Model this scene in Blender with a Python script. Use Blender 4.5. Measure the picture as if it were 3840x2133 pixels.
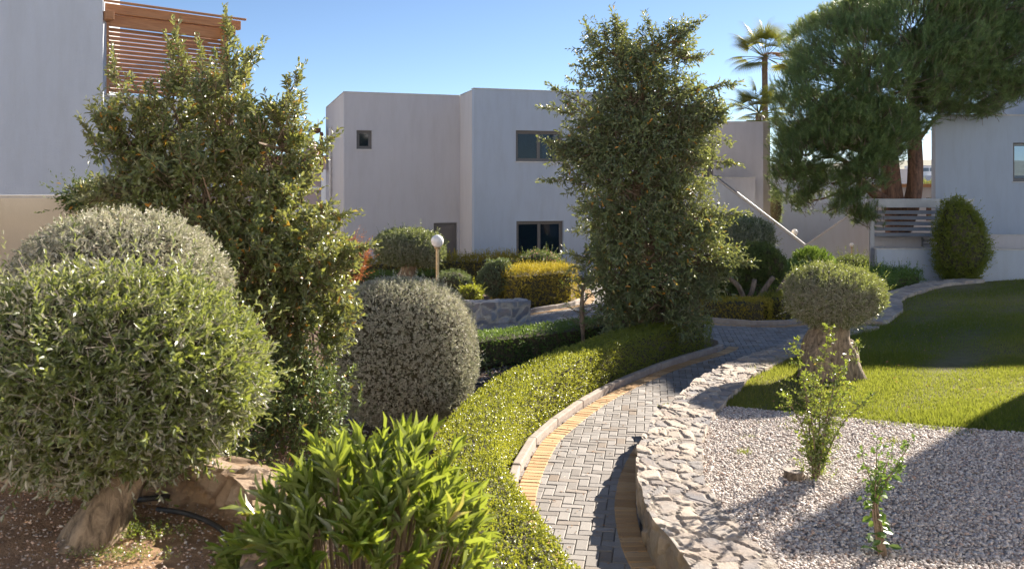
import bpy, math, random
import numpy as np
from math import radians, sin, cos, tan, pi
C = bpy.context.scene
for o in list(bpy.data.objects): bpy.data.objects.remove(o)
col = C.collection
# ------------------------------------------------------------------ camera
CAMH = 2.85; FPX = 3340.0; HOR = 720.0; CXP = 1920.0
cam = bpy.data.cameras.new('camera'); camo = bpy.data.objects.new('camera', cam); col.objects.link(camo)
camo.location = (0, 0, CAMH); camo.rotation_euler = (radians(90), 0, 0)
cam.sensor_width = 36; cam.lens = 36*FPX/3840; cam.shift_y = -(1066.5-HOR)/3840
cam.clip_end = 6000; cam.clip_start = 0.1
cam.dof.use_dof = True; cam.dof.focus_distance = 19.0; cam.dof.aperture_fstop = 5.6
C.camera = camo
# ------------------------------------------------------------------ light
SEL, SAZ = radians(28), radians(44)           # sun elevation; azimuth right of the view axis (+Y)
w = bpy.data.worlds.new('World'); C.world = w; w.use_nodes = True
nt = w.node_tree; nt.nodes.clear()
sky = nt.nodes.new('ShaderNodeTexSky'); sky.sky_type = 'NISHITA'; sky.sun_disc = False
sky.sun_elevation = SEL; sky.sun_rotation = SAZ; sky.altitude = 20; sky.air_density = 0.65; sky.dust_density = 0.1; sky.ozone_density = 2.2
bg = nt.nodes.new('ShaderNodeBackground'); bg.inputs['Strength'].default_value = 0.055
wo = nt.nodes.new('ShaderNodeOutputWorld')
nt.links.new(sky.outputs[0], bg.inputs[0]); nt.links.new(bg.outputs[0], wo.inputs[0])
sl = bpy.data.lights.new('sun', 'SUN'); sl.energy = 5.0; sl.angle = radians(0.5); sl.color = (1, 0.90, 0.76)
so = bpy.data.objects.new('sun', sl); col.objects.link(so)
sd = np.array([cos(SEL)*sin(SAZ), cos(SEL)*cos(SAZ), sin(SEL)])
from mathutils import Vector
so.rotation_euler = Vector(sd).to_track_quat('Z', 'Y').to_euler(); so.location = (20, 30, 30)
C.view_settings.view_transform = 'Standard'; C.view_settings.look = 'None'
C.view_settings.exposure = 1.6; C.view_settings.gamma = 1
# ------------------------------------------------------------------ helpers
R = np.random.default_rng(7)
def P(px, py, z=0.0):                         # where a sight line meets the level z
    Y = (CAMH-z)*FPX/(py-HOR); return ((px-CXP)/FPX*Y, Y)
def W(px, py, Y): return ((px-CXP)/FPX*Y, Y, CAMH-(py-HOR)/FPX*Y)
def nrm(a): return a/np.maximum(np.linalg.norm(a, axis=-1, keepdims=True), 1e-9)
def runit(n): return nrm(R.normal(size=(n, 3)))
def tag(o, label=None, cat=None, group=None, kind=None):
    if label: o['label'] = label
    if cat: o['category'] = cat
    if group: o['group'] = group
    if kind: o['kind'] = kind
    return o
def thing(name, loc, label, cat, group=None):
    o = bpy.data.objects.new(name, None); col.objects.link(o); o.location = loc; o.empty_display_size = .2
    return tag(o, label, cat, group)
def mesh(name, V, Fs, mat, parent=None, origin=None, rnd=None, vat=None, smooth=False):
    V = np.asarray(V, dtype=np.float64).reshape(-1, 3)
    if parent is not None: org = np.array(parent.matrix_basis.translation) + (np.array(parent.parent.matrix_basis.translation) if parent.parent else 0)
    else: org = np.array(origin if origin is not None else (0, 0, 0), dtype=float)
    me = bpy.data.meshes.new(name)
    Fs = [np.asarray(f, dtype=np.int32) for f in Fs if len(f)]
    me.vertices.add(len(V)); me.vertices.foreach_set('co', (V-org).ravel())
    loops = np.concatenate([f.ravel() for f in Fs]); ls = []; k = 0
    for f in Fs:
        ls.append(k+np.arange(len(f))*f.shape[1]); k += f.size
    me.loops.add(len(loops)); me.loops.foreach_set('vertex_index', loops)
    ls = np.concatenate(ls).astype(np.int32); me.polygons.add(len(ls)); me.polygons.foreach_set('loop_start', ls)
    me.update(calc_edges=True)
    me.polygons.foreach_set('use_smooth', np.full(len(ls), bool(smooth)))
    if rnd is not None:
        a = me.attributes.new('rnd', 'FLOAT', 'FACE'); a.data.foreach_set('value', np.asarray(rnd, dtype=np.float32))
    for n, v in (vat or {}).items():
        a = me.attributes.new(n, 'FLOAT', 'POINT'); a.data.foreach_set('value', np.asarray(v, dtype=np.float32))
    me.materials.append(mat)
    o = bpy.data.objects.new(name, me); col.objects.link(o)
    if parent is not None: o.parent = parent
    else: o.location = org
    return o
class MB:
    def __init__(s): s.v = []; s.f = {}; s.r = {}; s.n = 0
    def add(s, V, Fs, rnd=None):
        V = np.asarray(V, dtype=float).reshape(-1, 3); s.v.append(V)
        for i, f in enumerate(Fs):
            f = np.asarray(f, dtype=np.int32)
            if not len(f): continue
            k = f.shape[1]; s.f.setdefault(k, []).append(f+s.n)
            r = rnd[i] if isinstance(rnd, (list, tuple)) else np.full(len(f), R.random() if rnd is None else rnd)
            s.r.setdefault(k, []).append(r)
        s.n += len(V); return s
    def prism(s, poly, z0, z1):
        n = len(poly); a = np.array([(x, y, z0) for x, y in poly]); b = np.array([(x, y, z1) for x, y in poly])
        q = [(i, (i+1) % n, n+(i+1) % n, n+i) for i in range(n)]
        return s.add(np.vstack([a, b]), [q, [list(range(n))[::-1]], [list(range(n, 2*n))]])
    def box(s, o, u, du, dw, z0, z1):         # corner o (x,y), unit direction u, extents along u and along its left normal
        o = np.array(o[:2], float); u = np.array(u[:2], float); wv = np.array((-u[1], u[0]))
        p = [o, o+u*du, o+u*du+wv*dw, o+wv*dw]
        if du*dw < 0: p = p[::-1]
        return s.prism([tuple(q) for q in p], z0, z1)
    def vprism(s, o, u, pts, th):             # vertical polygon pts (s,z) in the plane through o along u, extruded by th along left normal
        o = np.array(o[:2], float); u = np.array(u[:2], float); wv = np.array((-u[1], u[0])); n = len(pts)
        a = [(*(o+u*q[0]), q[1]) for q in pts]; b = [(*(o+u*q[0]+wv*th), q[1]) for q in pts]
        q = [(i, n+i, n+(i+1) % n, (i+1) % n) for i in range(n)]
        return s.add(a+b, [q, [list(range(n))], [list(range(n, 2*n))[::-1]]])
    def tube(s, pts, rad, sides=8, cap=True, ridge=None):
        pts = np.array(pts, float); n = len(pts); rad = np.broadcast_to(np.asarray(rad, float), (n,))
        t = nrm(np.gradient(pts, axis=0)); ref = np.array((0.3, 0.9, 0.1)) if abs(t[0][2]) > .5 else np.array((0, 0, 1.0))
        a = nrm(np.cross(t, ref)); b = np.cross(t, a); th = np.arange(sides)*2*pi/sides
        rr = rad[:, None]*np.ones(sides)
        if ridge: rr = rr*(1+ridge(th[None, :], np.arange(n)[:, None]/n))
        V = pts[:, None]+rr[..., None]*(np.cos(th)[None, :, None]*a[:, None]+np.sin(th)[None, :, None]*b[:, None])
        i = np.arange(n-1)[:, None]*sides; j = np.arange(sides)[None]; j2 = (j+1) % sides
        q = np.stack([i+j, i+sides+j, i+sides+j2, i+j2], -1).reshape(-1, 4)
        Fs = [q]
        if cap: Fs += [[list(range(sides))], [list(range((n-1)*sides, n*sides))[::-1]]]
        return s.add(V.reshape(-1, 3), Fs)
    def sphere(s, c, r, seg=24, rings=14, sc=(1, 1, 1)):
        V = []; 
        for i in range(rings+1):
            ph = pi*i/rings
            for j in range(seg): th = 2*pi*j/seg; V.append((c[0]+r*sc[0]*sin(ph)*cos(th), c[1]+r*sc[1]*sin(ph)*sin(th), c[2]+r*sc[2]*cos(ph)))
        q = [(i*seg+j, (i+1)*seg+j, (i+1)*seg+(j+1) % seg, i*seg+(j+1) % seg) for i in range(rings) for j in range(seg)]
        return s.add(V, [q])
    def build(s, name, mat, parent=None, origin=None, smooth=False, bevel=0):
        ks = sorted(s.f); Fs = [np.vstack(s.f[k]) for k in ks]; r = np.concatenate([np.concatenate(s.r[k]) for k in ks])
        o = mesh(name, np.vstack(s.v), Fs, mat, parent, origin, rnd=r, smooth=smooth)
        if bevel:
            m = o.modifiers.new('bevel', 'BEVEL'); m.width = bevel; m.segments = 2; m.limit_method = 'ANGLE'
        return o
def spline(pts, step):
    p = np.array(pts, float); p = np.vstack([2*p[0]-p[1], p, 2*p[-1]-p[-2]]); out = []
    for i in range(1, len(p)-2):
        n = max(2, int(np.linalg.norm(p[i+1]-p[i])/step)+1); t = np.linspace(0, 1, n, endpoint=False)[:, None]
        out.append(.5*((2*p[i])+(-p[i-1]+p[i+1])*t+(2*p[i-1]-5*p[i]+4*p[i+1]-p[i+2])*t**2+(-p[i-1]+3*p[i]-3*p[i+1]+p[i+2])*t**3))
    out.append(p[-2][None]); out = np.vstack(out)
    d = np.r_[0, np.cumsum(np.linalg.norm(np.diff(out, axis=0), axis=1))]; n = max(2, int(d[-1]/step)+1); s = np.linspace(0, d[-1], n)
    return np.stack([np.interp(s, d, out[:, k]) for k in range(out.shape[1])], -1)
def left_n(c):
    t = nrm(np.gradient(c, axis=0)); return np.stack([-t[:, 1], t[:, 0]], -1)
def inside(pts, poly):
    x, y = pts[:, 0], pts[:, 1]; r = np.zeros(len(pts), bool); n = len(poly)
    for i in range(n):
        x1, y1 = poly[i]; x2, y2 = poly[(i+1) % n]
        if y1 == y2: continue
        c = ((y1 > y) != (y2 > y)) & (x < (x2-x1)*(y-y1)/(y2-y1)+x1); r ^= c
    return r
def vnoise(p, f=1.0, seed=0):                 # cheap smooth noise in -1..1
    rs = np.random.default_rng(seed); out = 0
    for k in range(6):
        d = nrm(rs.normal(size=3))*f*rs.uniform(.6, 1.9); out = out+np.sin(p@d+rs.uniform(0, 6.3))
    return out/4.0
# ------------------------------------------------------------------ materials
def newmat(name):
    m = bpy.data.materials.new(name); m.use_nodes = True; nt = m.node_tree; nt.nodes.clear()
    out = nt.nodes.new('ShaderNodeOutputMaterial'); b = nt.nodes.new('ShaderNodeBsdfPrincipled'); nt.links.new(b.outputs[0], out.inputs[0])
    return m, nt, b, out
def ramp(nt, stops, interp='LINEAR'):
    r = nt.nodes.new('ShaderNodeValToRGB'); e = r.color_ramp; e.interpolation = interp
    while len(e.elements) < len(stops): e.elements.new(.5)
    for el, (p, c) in zip(e.elements, stops): el.position = p; el.color = (*c, 1)
    return r
def tcoord(nt, scale=(1, 1, 1), rot=(0, 0, 0), kind='Object'):
    t = nt.nodes.new('ShaderNodeTexCoord'); m = nt.nodes.new('ShaderNodeMapping'); m.inputs['Scale'].default_value = scale; m.inputs['Rotation'].default_value = rot
    nt.links.new(t.outputs[kind], m.inputs[0]); return m
def noise(nt, vec, scale, detail=6, rough=.6):
    n = nt.nodes.new('ShaderNodeTexNoise'); n.inputs['Scale'].default_value = scale; n.inputs['Detail'].default_value = detail; n.inputs['Roughness'].default_value = rough
    if vec: nt.links.new(vec.outputs[0], n.inputs['Vector'])
    return n
def bump(nt, src, b, strength, dist=.01, prev=None):
    bp = nt.nodes.new('ShaderNodeBump'); bp.inputs['Strength'].default_value = strength; bp.inputs['Distance'].default_value = dist
    nt.links.new(src, bp.inputs['Height'])
    if prev: nt.links.new(prev.outputs[0], bp.inputs['Normal'])
    nt.links.new(bp.outputs[0], b.inputs['Normal']); return bp
def mixc(nt, fac, a, b, mode='MIX'):
    m = nt.nodes.new('ShaderNodeMix'); m.data_type = 'RGBA'; m.blend_type = mode
    for s, v in ((0, fac), (6, a), (7, b)):
        if hasattr(v, 'links') or hasattr(v, 'is_output'): nt.links.new(v, m.inputs[s])
        elif s == 0: m.inputs[0].default_value = v
        else: m.inputs[s].default_value = (*v, 1)
    return m.outputs[2]
def surf(name, c0, c1, scale=6, rough=.85, bs=.3, bscale=60, bdist=.004, metal=0, mscale=(1, 1, 1), spec=.5):
    m, nt, b, _ = newmat(name); t = tcoord(nt, mscale); n = noise(nt, t, scale); r = ramp(nt, [(.3, c0), (.7, c1)])
    nt.links.new(n.outputs[0], r.inputs[0]); nt.links.new(r.outputs[0], b.inputs['Base Color'])
    b.inputs['Roughness'].default_value = rough; b.inputs['Metallic'].default_value = metal; b.inputs['Specular IOR Level'].default_value = spec
    if bs: bump(nt, noise(nt, t, bscale, 8, .7).outputs[0], b, bs, bdist)
    return m
def stucco(name, c):
    m, nt, b, _ = newmat(name); t = tcoord(nt)
    n = noise(nt, t, .6, 5, .6); n2 = noise(nt, tcoord(nt, (3, 3, .5)), 1.2, 5, .7)
    a = mixc(nt, n.outputs[0], tuple(x*.93 for x in c), tuple(x*1.06 for x in c)); r = ramp(nt, [(.45, (1, 1, 1)), (.8, (.9, .89, .87))]); nt.links.new(n2.outputs[0], r.inputs[0])
    a = mixc(nt, 1.0, a, mixc(nt, noise(nt, t, 140, 4, .8).outputs[0], (.86, .86, .86), (1.12, 1.12, 1.12)), 'MULTIPLY')
    nt.links.new(mixc(nt, 1.0, a, r.outputs[0], 'MULTIPLY'), b.inputs['Base Color']); b.inputs['Roughness'].default_value = .95; b.inputs['Specular IOR Level'].default_value = .2
    bp = bump(nt, noise(nt, t, 45, 6, .7).outputs[0], b, .6, .006)
    return m
def leafmat(name, stops, back=None, trans=.35, tcol=(.30, .38, .03), rough=.38, spec=.5, tmul=1.0):
    m, nt, b, out = newmat(name); at = nt.nodes.new('ShaderNodeAttribute'); at.attribute_name = 'rnd'
    r = ramp(nt, stops); nt.links.new(at.outputs['Fac'], r.inputs[0]); c = r.outputs[0]
    if back:
        g = nt.nodes.new('ShaderNodeNewGeometry'); c = mixc(nt, g.outputs['Backfacing'], c, back)
    nt.links.new(c, b.inputs['Base Color']); b.inputs['Roughness'].default_value = rough; b.inputs['Specular IOR Level'].default_value = spec
    tr = nt.nodes.new('ShaderNodeBsdfTranslucent'); tc = mixc(nt, .6, r.outputs[0], tcol); nt.links.new(tc, tr.inputs[0])
    mx = nt.nodes.new('ShaderNodeMixShader'); mx.inputs[0].default_value = trans
    nt.links.new(b.outputs[0], mx.inputs[1]); nt.links.new(tr.outputs[0], mx.inputs[2]); nt.links.new(mx.outputs[0], out.inputs[0])
    return m
def barkmat(name, c0, c1, sc=14, zs=.25, bs=1.0):
    m, nt, b, _ = newmat(name); t = tcoord(nt, (1, 1, zs)); n = noise(nt, t, sc, 8, .7); n.inputs['Distortion'].default_value = .6
    r = ramp(nt, [(.32, c0), (.62, c1)]); nt.links.new(n.outputs[0], r.inputs[0]); nt.links.new(r.outputs[0], b.inputs['Base Color'])
    b.inputs['Roughness'].default_value = .9; bump(nt, n.outputs[0], b, bs, .03); return m
M = {}
M['stucco'] = stucco('stucco_grey', (.61, .575, .57))
M['stucco_blue_skytint'] = stucco('stucco_pale_skytint', (.51, .56, .63))  # bluish sky tint of the shaded front put into the wall colour
M['stucco_white'] = stucco('stucco_white', (.82, .80, .77)); M['stucco_warm_bounce'] = stucco('stucco_warm_bounce', (.69, .635, .60))  # warm variant puts bounced light into the colour of the side walls
M['stucco_beige'] = stucco('stucco_beige', (.54, .46, .36))
M['stucco_pink'] = stucco('stucco_pink', (.50, .38, .36))
M['cap'] = surf('cap_stone', (.55, .52, .48), (.68, .65, .6), 8, .7, .2)
M['wood'] = surf('wood', (.34, .15, .06), (.50, .25, .11), 5, .5, .4, 30, .003, mscale=(.6, .6, 8))
M['dark_wood'] = surf('dark_wood', (.10, .035, .018), (.17, .065, .035), 8, .55, .3, 30, .003)
M['frame'] = surf('window_frame', (.15, .135, .12), (.18, .16, .145), 20, .45, .05)
M['door'] = surf('door_paint', (.15, .13, .12), (.18, .155, .14), 3, .5, .05)
M['pipe'] = surf('pipe_paint', (.6, .56, .52), (.68, .64, .6), 6, .5, .05)
M['metal'] = surf('galv_metal', (.34, .35, .37), (.42, .43, .45), 4, .4, .05, metal=.3)
M['rail'] = surf('rail_metal', (.3, .3, .3), (.45, .45, .45), 10, .35, .05, metal=.8)
M['brass'] = surf('brass_post', (.42, .33, .2), (.52, .42, .27), 12, .38, .1, metal=.75)
M['concrete'] = surf('concrete', (.30, .25, .22), (.42, .37, .33), 9, .9, .5, 90, .004)
M['terrace'] = surf('bounce_paving', (.5, .46, .42), (.62, .58, .53), 3, .85, .3)
M['rubber'] = surf('rubber', (.02, .02, .022), (.05, .05, .055), 20, .5, .1)
M['soil'] = surf('soil', (.09, .055, .038), (.22, .14, .095), 11, .95, 1, 40, .03)
M['dry_soil'] = surf('dry_soil', (.28, .16, .09), (.55, .35, .21), 13, .95, 1, 45, .03)
M['twig'] = surf('twig', (.13, .09, .06), (.24, .18, .13), 30, .8, .3)
M['pale_twig'] = surf('pale_twig', (.3, .25, .2), (.42, .37, .31), 30, .8, .3)
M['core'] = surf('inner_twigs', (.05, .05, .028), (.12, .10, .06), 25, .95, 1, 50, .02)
M['bark'] = barkmat('bark', (.09, .06, .04), (.28, .21, .15))
M['olive_bark'] = barkmat('olive_bark', (.06, .042, .028), (.38, .29, .20), 20, .32, 1)
M['pine_bark'] = barkmat('pine_bark', (.06, .035, .025), (.30, .16, .10), 9, .3, 1)
M['grout'] = surf('grout', (.10, .08, .065), (.19, .155, .125), 30, .95, .6)
M['white_paint'] = surf('white_paint', (.72, .72, .72), (.8, .8, .8), 3, .5, .05)
M['curtain'] = surf('curtain', (.65, .66, .7), (.8, .8, .82), 2, .9, .2, 12, .02, mscale=(6, 6, .4))
M['red_tile'] = surf('roof_tile', (.3, .1, .06), (.42, .17, .1), 8, .8, .6, 20, .02)
M['net'] = surf('green_net', (.012, .12, .09), (.02, .2, .14), 10, .8, .5, 80, .01)
M['terracotta'] = surf('terracotta', (.45, .16, .07), (.55, .22, .1), 8, .8, .2)
m, nt, b, _ = newmat('opal_globe'); b.inputs['Base Color'].default_value = (.86, .85, .84, 1); b.inputs['Roughness'].default_value = .12
b.inputs['Subsurface Weight'].default_value = .35; b.inputs['Subsurface Radius'].default_value = (.1, .1, .1); M['globe'] = m
m, nt, b, out = newmat('window_glass'); b.inputs['Base Color'].default_value = (.015, .03, .045, 1); b.inputs['Roughness'].default_value = .03; b.inputs['Specular IOR Level'].default_value = .8
tr = nt.nodes.new('ShaderNodeBsdfTransparent'); tr.inputs[0].default_value = (.75, .85, .95, 1); mx = nt.nodes.new('ShaderNodeMixShader'); mx.inputs[0].default_value = .5
nt.links.new(b.outputs[0], mx.inputs[1]); nt.links.new(tr.outputs[0], mx.inputs[2]); nt.links.new(mx.outputs[0], out.inputs[0]); M['glass'] = m
def brickmat(name, stops):
    m, nt, b, _ = newmat(name); at = nt.nodes.new('ShaderNodeAttribute'); at.attribute_name = 'rnd'; r = ramp(nt, stops); nt.links.new(at.outputs['Fac'], r.inputs[0])
    t = tcoord(nt); n = noise(nt, t, 60, 6, .8); n2 = noise(nt, t, 1.3, 5, .6)
    a = mixc(nt, n.outputs[0], (.62, .6, .58), (1.25, 1.25, 1.25)); a2 = mixc(nt, n2.outputs[0], (.72, .7, .68), (1.2, 1.2, 1.2))
    nt.links.new(mixc(nt, 1, mixc(nt, 1, r.outputs[0], a, 'MULTIPLY'), a2, 'MULTIPLY'), b.inputs['Base Color']); b.inputs['Roughness'].default_value = .85
    bump(nt, noise(nt, t, 220, 4, .8).outputs[0], b, .5, .003); return m
M['paver'] = brickmat('grey_paver', [(0, (.25, .23, .215)), (.5, (.30, .285, .275)), (.9, (.37, .35, .335)), (1, (.22, .17, .13))])
M['yellow'] = brickmat('yellow_paver', [(0, (.44, .27, .13)), (.5, (.53, .34, .17)), (1, (.62, .42, .23))])
def stonemat(name, stops, mortar):
    m, nt, b, _ = newmat(name); at = nt.nodes.new('ShaderNodeAttribute'); at.attribute_name = 'cell'; r = ramp(nt, stops); nt.links.new(at.outputs['Fac'], r.inputs[0])
    a2 = nt.nodes.new('ShaderNodeAttribute'); a2.attribute_name = 'mortar'
    t = tcoord(nt); n = noise(nt, t, 14, 8, .75); n3 = noise(nt, t, 3.0, 5, .6)
    v = mixc(nt, n.outputs[0], (.45, .45, .46), (1.5, 1.45, 1.4)); s = mixc(nt, 1, r.outputs[0], v, 'MULTIPLY')
    rr = ramp(nt, [(.42, (0, 0, 0)), (.62, (1, 1, 1))]); nt.links.new(n3.outputs[0], rr.inputs[0])
    s = mixc(nt, rr.outputs[0], s, mixc(nt, .45, s, (.42, .30, .21)))
    mo = mixc(nt, n.outputs[0], tuple(x*.5 for x in mortar), tuple(x*1.3 for x in mortar))
    nt.links.new(mixc(nt, a2.outputs['Fac'], s, mo), b.inputs['Base Color']); b.inputs['Roughness'].default_value = .85
    bump(nt, noise(nt, t, 38, 8, .75).outputs[0], b, .9, .02); return m
M['stone'] = stonemat('wall_stone', [(0, (.20, .20, .22)), (.35, (.33, .31, .30)), (.7, (.44, .40, .36)), (1, (.56, .49, .42))], (.44, .37, .30))
M['stone_blue'] = stonemat('blue_stone', [(0, (.14, .17, .23)), (.5, (.27, .31, .38)), (1, (.46, .47, .49))], (.55, .50, .43))
M['stone_brown'] = stonemat('brown_stone', [(0, (.30, .19, .10)), (.5, (.42, .31, .22)), (1, (.52, .43, .35))], (.3, .2, .13))
# gravel, grass
m, nt, b, _ = newmat('pebble'); at = nt.nodes.new('ShaderNodeAttribute'); at.attribute_name = 'rnd'
r = ramp(nt, [(0, (.26, .20, .17)), (.15, (.40, .35, .32)), (.5, (.56, .50, .46)), (.85, (.72, .66, .61)), (1, (.52, .34, .25))]); nt.links.new(at.outputs['Fac'], r.inputs[0]); nt.links.new(r.outputs[0], b.inputs['Base Color']); b.inputs['Roughness'].default_value = .65; M['pebble'] = m
M['gravel_bed'] = surf('gravel_bed', (.22, .19, .17), (.5, .46, .43), 55, .95, 1, 60, .02)
M['lawn_soil'] = surf('lawn_soil', (.09, .085, .035), (.17, .15, .065), 5, .95, .8, 50, .02)
M['grass'] = leafmat('grass_blade', [(0, (.06, .10, .018)), (.5, (.12, .16, .03)), (.93, (.22, .23, .06)), (1, (.36, .28, .14))], trans=.5, tcol=(.42, .45, .05), rough=.5, spec=.3)
M['far'] = surf('far_ground', (.10, .11, .07), (.22, .2, .15), .05, .95, 0)
# foliage
ORG = (.62, .28, .04)
M['l_tree'] = leafmat('laurel_leaf', [(0, (0.078, 0.105, 0.045)), (.5, (0.128, 0.167, 0.056)), (.93, (0.215, 0.249, 0.088)), (.955, (0.324, 0.302, 0.103)), (.97, ORG), (1, ORG)], back=(.27, .28, .17), trans=.36, tcol=(.42, .42, .06), rough=.36, spec=.9)
M['l_ctree'] = leafmat('evergreen_leaf', [(0, (0.083, 0.115, 0.057)), (.5, (0.142, 0.186, 0.084)), (.94, (0.235, 0.273, 0.114)), (.965, (0.373, 0.348, 0.118)), (.98, ORG), (1, ORG)], back=(.22, .24, .16), trans=.36, tcol=(.40, .42, .06), rough=.38, spec=.85)
M['l_hedge'] = leafmat('hedge_leaf', [(0, (.10, .14, .02)), (.5, (.16, .20, .03)), (1, (.26, .28, .045))], trans=.48, tcol=(.55, .55, .04), rough=.33, spec=.9)
M['l_dhedge'] = leafmat('dark_hedge_leaf', [(0, (0.054, 0.115, 0.030)), (.5, (0.101, 0.189, 0.043)), (1, (0.162, 0.257, 0.061))], trans=.35, tcol=(.32, .44, .05), rough=.40, spec=.6)
M['l_ball'] = leafmat('westringia_leaf', [(0, (.12, .15, .08)), (.5, (.23, .26, .15)), (.8, (.46, .45, .33)), (1, (.52, .39, .26))], back=(.60, .56, .46), trans=.28, tcol=(.42, .42, .25), rough=.5, spec=.6)
M['l_olive'] = leafmat('olive_leaf', [(0, (0.062, 0.084, 0.031)), (.5, (0.112, 0.147, 0.046)), (1, (0.222, 0.265, 0.076))], back=(.42, .40, .34), trans=.34, tcol=(.48, .54, .06), rough=.34, spec=.95)
M['l_bonsai'] = leafmat('dark_olive_leaf', [(0, (0.062, 0.100, 0.037)), (.5, (0.112, 0.163, 0.056)), (1, (0.213, 0.250, 0.088))], back=(.32, .33, .25), trans=.3, tcol=(.40, .44, .08), rough=.38, spec=.8)
M['l_pitto'] = leafmat('long_glossy_leaf', [(0, (.04, .085, .02)), (.5, (.09, .15, .025)), (.9, (.17, .23, .035)), (1, (.33, .22, .08))], back=(.20, .25, .09), trans=.46, tcol=(.46, .52, .04), rough=.28, spec=1.0)
M['l_gold'] = leafmat('golden_leaf', [(0, (.16, .16, .03)), (.5, (.38, .31, .045)), (1, (.62, .47, .06))], trans=.4, tcol=(.65, .52, .04), rough=.45)
M['l_golddim'] = leafmat('golden_green_leaf', [(0, (.09, .12, .025)), (.5, (.20, .21, .035)), (.8, (.40, .34, .05)), (1, (.60, .45, .06))], trans=.4, tcol=(.55, .48, .04), rough=.45)
M['l_red'] = leafmat('red_leaf', [(0, (.14, .07, .03)), (.5, (.30, .13, .05)), (1, (.42, .24, .09))], trans=.35, tcol=(.6, .18, .05), rough=.4)
M['l_dark'] = leafmat('dark_leaf', [(0, (0.052, 0.085, 0.029)), (.6, (0.098, 0.143, 0.046)), (.96, (0.156, 0.208, 0.065)), (1, ORG)], trans=.3, tcol=(.3, .36, .06), rough=.42, spec=.6)
M['l_grey'] = leafmat('grey_green_leaf', [(0, (.10, .13, .08)), (.6, (.17, .21, .13)), (1, (.26, .29, .20))], trans=.28, rough=.5)
M['l_cyp'] = leafmat('juniper_leaf', [(0, (0.065, 0.104, 0.033)), (.6, (0.117, 0.156, 0.046)), (1, (0.208, 0.247, 0.072))], trans=.25, rough=.6)
M['l_sap'] = leafmat('sapling_leaf', [(0, (.05, .10, .02)), (.6, (.10, .17, .03)), (.95, (.18, .23, .05)), (1, (.5, .18, .06))], back=(.2, .25, .1), trans=.45, tcol=(.46, .52, .04), rough=.3, spec=.9)
M['needle'] = leafmat('pine_needle', [(0, (.09, .15, .055)), (.5, (.17, .25, .085)), (.95, (.29, .37, .13)), (1, (.38, .27, .15))], trans=.32, tcol=(.40, .46, .10), rough=.42, spec=.6)
M['palm'] = leafmat('palm_leaf', [(0, (.07, .11, .025)), (.6, (.13, .17, .035)), (1, (.28, .26, .07))], trans=.35, tcol=(.45, .42, .04), rough=.4)
M['palm_dead'] = leafmat('dead_palm_leaf', [(0, (.25, .14, .08)), (1, (.42, .26, .14))], trans=.3, tcol=(.5, .25, .08), rough=.6)
M['petal'] = surf('petal', (.65, .25, .3), (.85, .6, .3), 40, .6, 0)
# ------------------------------------------------------------------ foliage engine
T4 = (np.array([(0, 0, 0), (.42, .5, .10), (1, 0, -.06), (.42, -.5, .10)]), [[(0, 1, 2), (0, 2, 3)]])
T8 = (np.array([(0, 0, 0), (.28, .40, .09), (.28, 0, 0), (.28, -.40, .09), (.66, .42, .07), (.66, 0, -.03), (.66, -.42, .07), (1, 0, -.14)]),
      [[(0, 2, 1), (0, 3, 2), (4, 5, 7), (5, 6, 7)], [(1, 2, 5, 4), (2, 3, 6, 5)]])
TN = (np.array([(0, .5, 0), (0, -.5, 0), (1, 0, 0)]), [[(0, 1, 2)]])
def leaves(mb, pos, D, N, L, Wd, tm, rnd):
    V0, Fs = tm; n = len(pos); D = nrm(D); S = nrm(np.cross(N, D)); N = np.cross(D, S)
    L = np.broadcast_to(L, (n,)); Wd = np.broadcast_to(Wd, (n,))
    V = pos[:, None]+V0[None, :, 0, None]*L[:, None, None]*D[:, None]+V0[None, :, 1, None]*Wd[:, None, None]*S[:, None]+V0[None, :, 2, None]*L[:, None, None]*N[:, None]
    k = len(V0); base = (np.arange(n)*k)[:, None, None]; FF = []; RR = []
    for f in Fs:
        f = np.array(f); FF.append((base+f[None]).reshape(-1, f.shape[1])); RR.append(np.repeat(rnd, len(f)))
    mb.add(V.reshape(-1, 3), FF, RR)
def frame(d):
    ref = np.where(np.abs(d[:, 2:3]) > .9, np.array([[1., 0, 0]]), np.array([[0, 0, 1.]])); a = nrm(np.cross(d, ref)); return a, np.cross(d, a)
def shoots(mb, o, d, ln, nl, L, Wd, spread=1.0, tm=T4, jit=.25, droop=0., base=None, t0=.1):
    S = len(o); d = nrm(d); a, b = frame(d); k = np.arange(nl)
    t = t0+(1-t0)*(k+.5)/nl; ph = 2.4*k[None]+R.uniform(0, 6.3, (S, 1))+R.uniform(-.5, .5, (S, nl))
    ln = np.broadcast_to(ln, (S,))
    rad = np.cos(ph)[..., None]*a[:, None]+np.sin(ph)[..., None]*b[:, None]
    sp = (spread*(1.15-.65*t))[None]*R.uniform(.75, 1.25, (S, nl))
    D = np.cos(sp)[..., None]*d[:, None]+np.sin(sp)[..., None]*rad+R.normal(size=(S, nl, 3))*jit; D[..., 2] -= droop; D = nrm(D)
    N = nrm(d[:, None]-(D*d[:, None]).sum(-1, keepdims=True)*D*.98+R.normal(size=(S, nl, 3))*.25)
    pos = o[:, None]+(t*1.)[None, :, None]*ln[:, None, None]*d[:, None]
    sc = R.uniform(.5, 1.25, (S, nl))*(1-.35*t[None]**3)
    rr = (base[:, None] if base is not None else R.random((S, 1)))*.6+R.random((S, nl))*.4
    u = R.random((S, nl)); rr = np.where(u > .975, .96+.04*R.random((S, nl)), rr*.95)
    leaves(mb, pos.reshape(-1, 3), D.reshape(-1, 3), N.reshape(-1, 3), (L*sc).ravel(), (Wd*sc).ravel(), tm, rr.ravel())
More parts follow.
